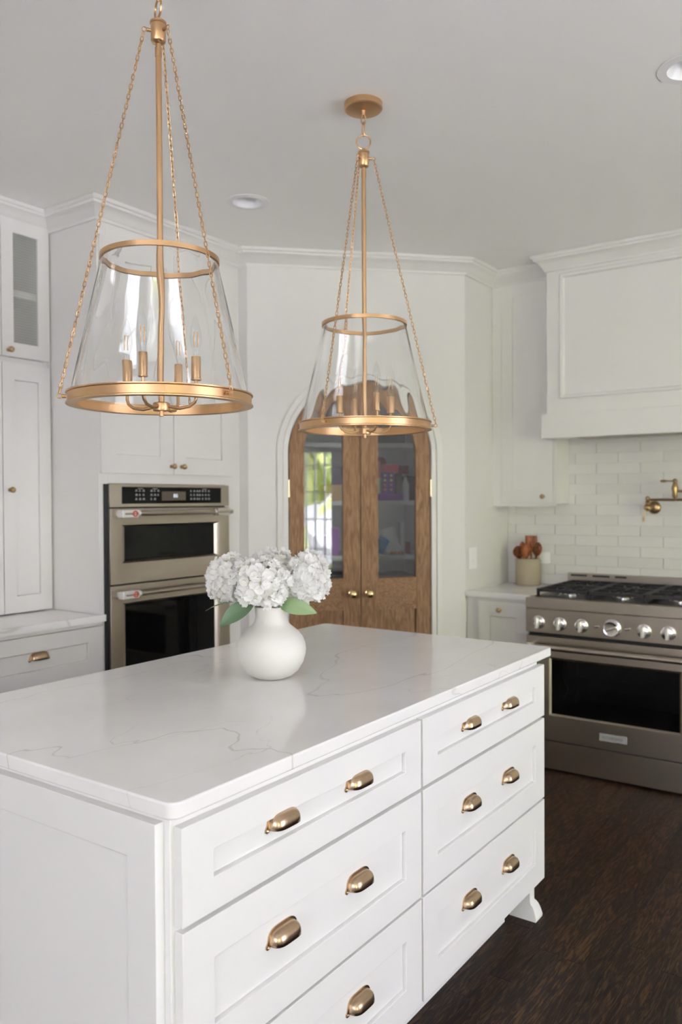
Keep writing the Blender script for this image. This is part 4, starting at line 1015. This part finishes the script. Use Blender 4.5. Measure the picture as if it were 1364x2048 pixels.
def hydrangea(label, off, rad, sq, nfl, seed, leaves=(), hide=None):
    """off = (across, towards viewer, height above the counter) of the head centre"""
    rnd = random.Random(seed); c = V((VX, VY, .92))+rr*off[0]+tt*off[1]+V((0, 0, off[2]))
    t = thing('hydrangea', label, 'flower', V((VX, VY, .95))+rr*off[0]*.12+tt*off[1]*.12, 'white hydrangea stems in the vase')
    p0 = BASE[t.name]; p1 = V((VX, VY, 1.13))+rr*(off[0]*.2)+tt*(off[1]*.2)
    st = MB().tube([p0, (p0+p1)/2+V((.001, 0, 0)), p1, (p1+c)/2+V((0, 0, -.004)), c-V((0, 0, .005))], [.003, .003, .0032, .003, .002], 8).build('stem', STEM, t)
    mb = MB(); mb.lathe([(0, -.62), (.30, -.52), (.52, -.25), (.60, .05), (.50, .35), (.25, .56), (0, .62)], (0, 0, 0), 'z', 16)
    bmesh.ops.transform(mb.bm, matrix=Matrix.Translation(c) @ Matrix.Diagonal((rad*sq[0], rad*sq[0], rad*sq[1], 1)), verts=mb.bm.verts[:]); mb.build('floret_core', BUD, t)
    ga = PI*(3-math.sqrt(5))
    for i in range(nfl):
        zz = 1-2*(i+.5)/nfl
        if zz < -.80: continue
        r = math.sqrt(1-zz*zz); a = ga*i+rnd.uniform(-.12, .12); n_ = V((r*math.cos(a), r*math.sin(a), zz)); k = rnd.uniform(.80, 1.02)
        pos = c+V((n_.x*rad*sq[0], n_.y*rad*sq[0], n_.z*rad*sq[1]))*k
        nd = (n_+V((rnd.uniform(-.4, .4), rnd.uniform(-.4, .4), rnd.uniform(-.25, .45)))).normalized()
        q = nd.to_track_quat('Z', 'Y'); e = (q @ Matrix.Rotation(rnd.uniform(0, PI/2), 4, 'Z').to_quaternion()).to_euler(); s_ = rnd.uniform(.85, 1.2)
        inst(FLOR[rnd.randrange(5)], 'floret', t, pos, e, (s_, s_, s_))
    for (b0, t0, wd, up, mt) in leaves:
        mb = MB(); B0 = VC+rr*b0[0]+tt*b0[1]+V((0, 0, b0[2])); T0 = VC+rr*t0[0]+tt*t0[1]+V((0, 0, t0[2])); leaf(mb, B0, T0, wd, up); mb.build('leaf', mt, t, recalc=False)
hydrangea('white hydrangea head at the left edge of the vase bouquet', (-.118, -.008, .290), .072, (.98, 1.02), 150, 11,
          [((-.075, .03, .222), (-.186, .04, .203), .014, V((0, 0, 1)), GREEN)])
hydrangea('largest white hydrangea head at the front centre of the bouquet', (-.028, .052, .283), .083, (1.06, .88), 190, 5,
          [((-.045, .065, .228), (-.138, .085, .165), .030, (tt*.8+V((0, 0, .5))), LEAFD)])
hydrangea('round white hydrangea head at the right edge of the bouquet', (.110, .002, .288), .062, (.98, 1.25), 150, 23,
          [((.02, .02, .222), (.135, .045, .196), .028, (tt*.9+V((0, 0, .35))), GREEN), ((.03, -.02, .215), (.155, -.02, .235), .018, (tt*.6+V((0, 0, .6))), LEAFD)])
hydrangea('white hydrangea head at the back between the other heads', (.0, -.070, .315), .064, (1.1, .9), 110, 31)

# ------------------------------------------------------------------ outdoors, seen only in the glass
mb = MB(); rnd = random.Random(4)
for i in range(48):
    cx, cy, cz, r = 7.0+rnd.uniform(-.8, .8), rnd.uniform(-7, .4), rnd.uniform(.0, 3.2), rnd.uniform(.4, .9)
    bmesh.ops.create_icosphere(mb.bm, subdivisions=3, radius=r, matrix=Matrix.Translation((cx, cy, cz)))
for v in mb.bm.verts: v.co += V((rnd.uniform(-.06, .06), rnd.uniform(-.06, .06), rnd.uniform(-.06, .06)))
o = mb.build('hedge', HEDGE, None, at=(7, -3, -.05), recalc=False); tag(o, 'tall yellow-green hedge outside, mirrored in the pantry door glass', 'hedge')
pc = thing('patio_chair', 'white rounded patio chair outside, mirrored in the pantry door glass', 'chair', (4.2, -1.35, -.05))
def shell(mb):
    rows_ = []
    for j in range(13):
        v = j/12; row = []
        for i in range(17):
            u = -1+i/8; ang = u*1.5; h = .42+(.90*(1-.45*u*u))*v; r = .36+.06*v
            row.append(mb.bm.verts.new((4.2+r*math.cos(ang)*1.0, -1.35+r*math.sin(ang)*1.1, h)))
        rows_.append(row)
    for p, q in zip(rows_, rows_[1:]):
        for i in range(16): mb.face([p[i], p[i+1], q[i+1], q[i]], True)
mb = MB(); shell(mb); o = mb.build('backrest', OUTW, pc, recalc=False); mo = o.modifiers.new('thick', 'SOLIDIFY'); mo.thickness = .03
MB().lathe([(0, .36), (.34, .36), (.37, .39), (.37, .42), (.33, .45), (0, .45)], (4.2, -1.35, 0), 'z', 28).build('seat', OUTW, pc)
for sx in (-1, 1):
    for sy in (-1, 1): MB().tube([(4.2+sx*.2, -1.35+sy*.2, .37), (4.2+sx*.28, -1.35+sy*.28, -.05)], .018, 10).build('leg', OUTW, pc)
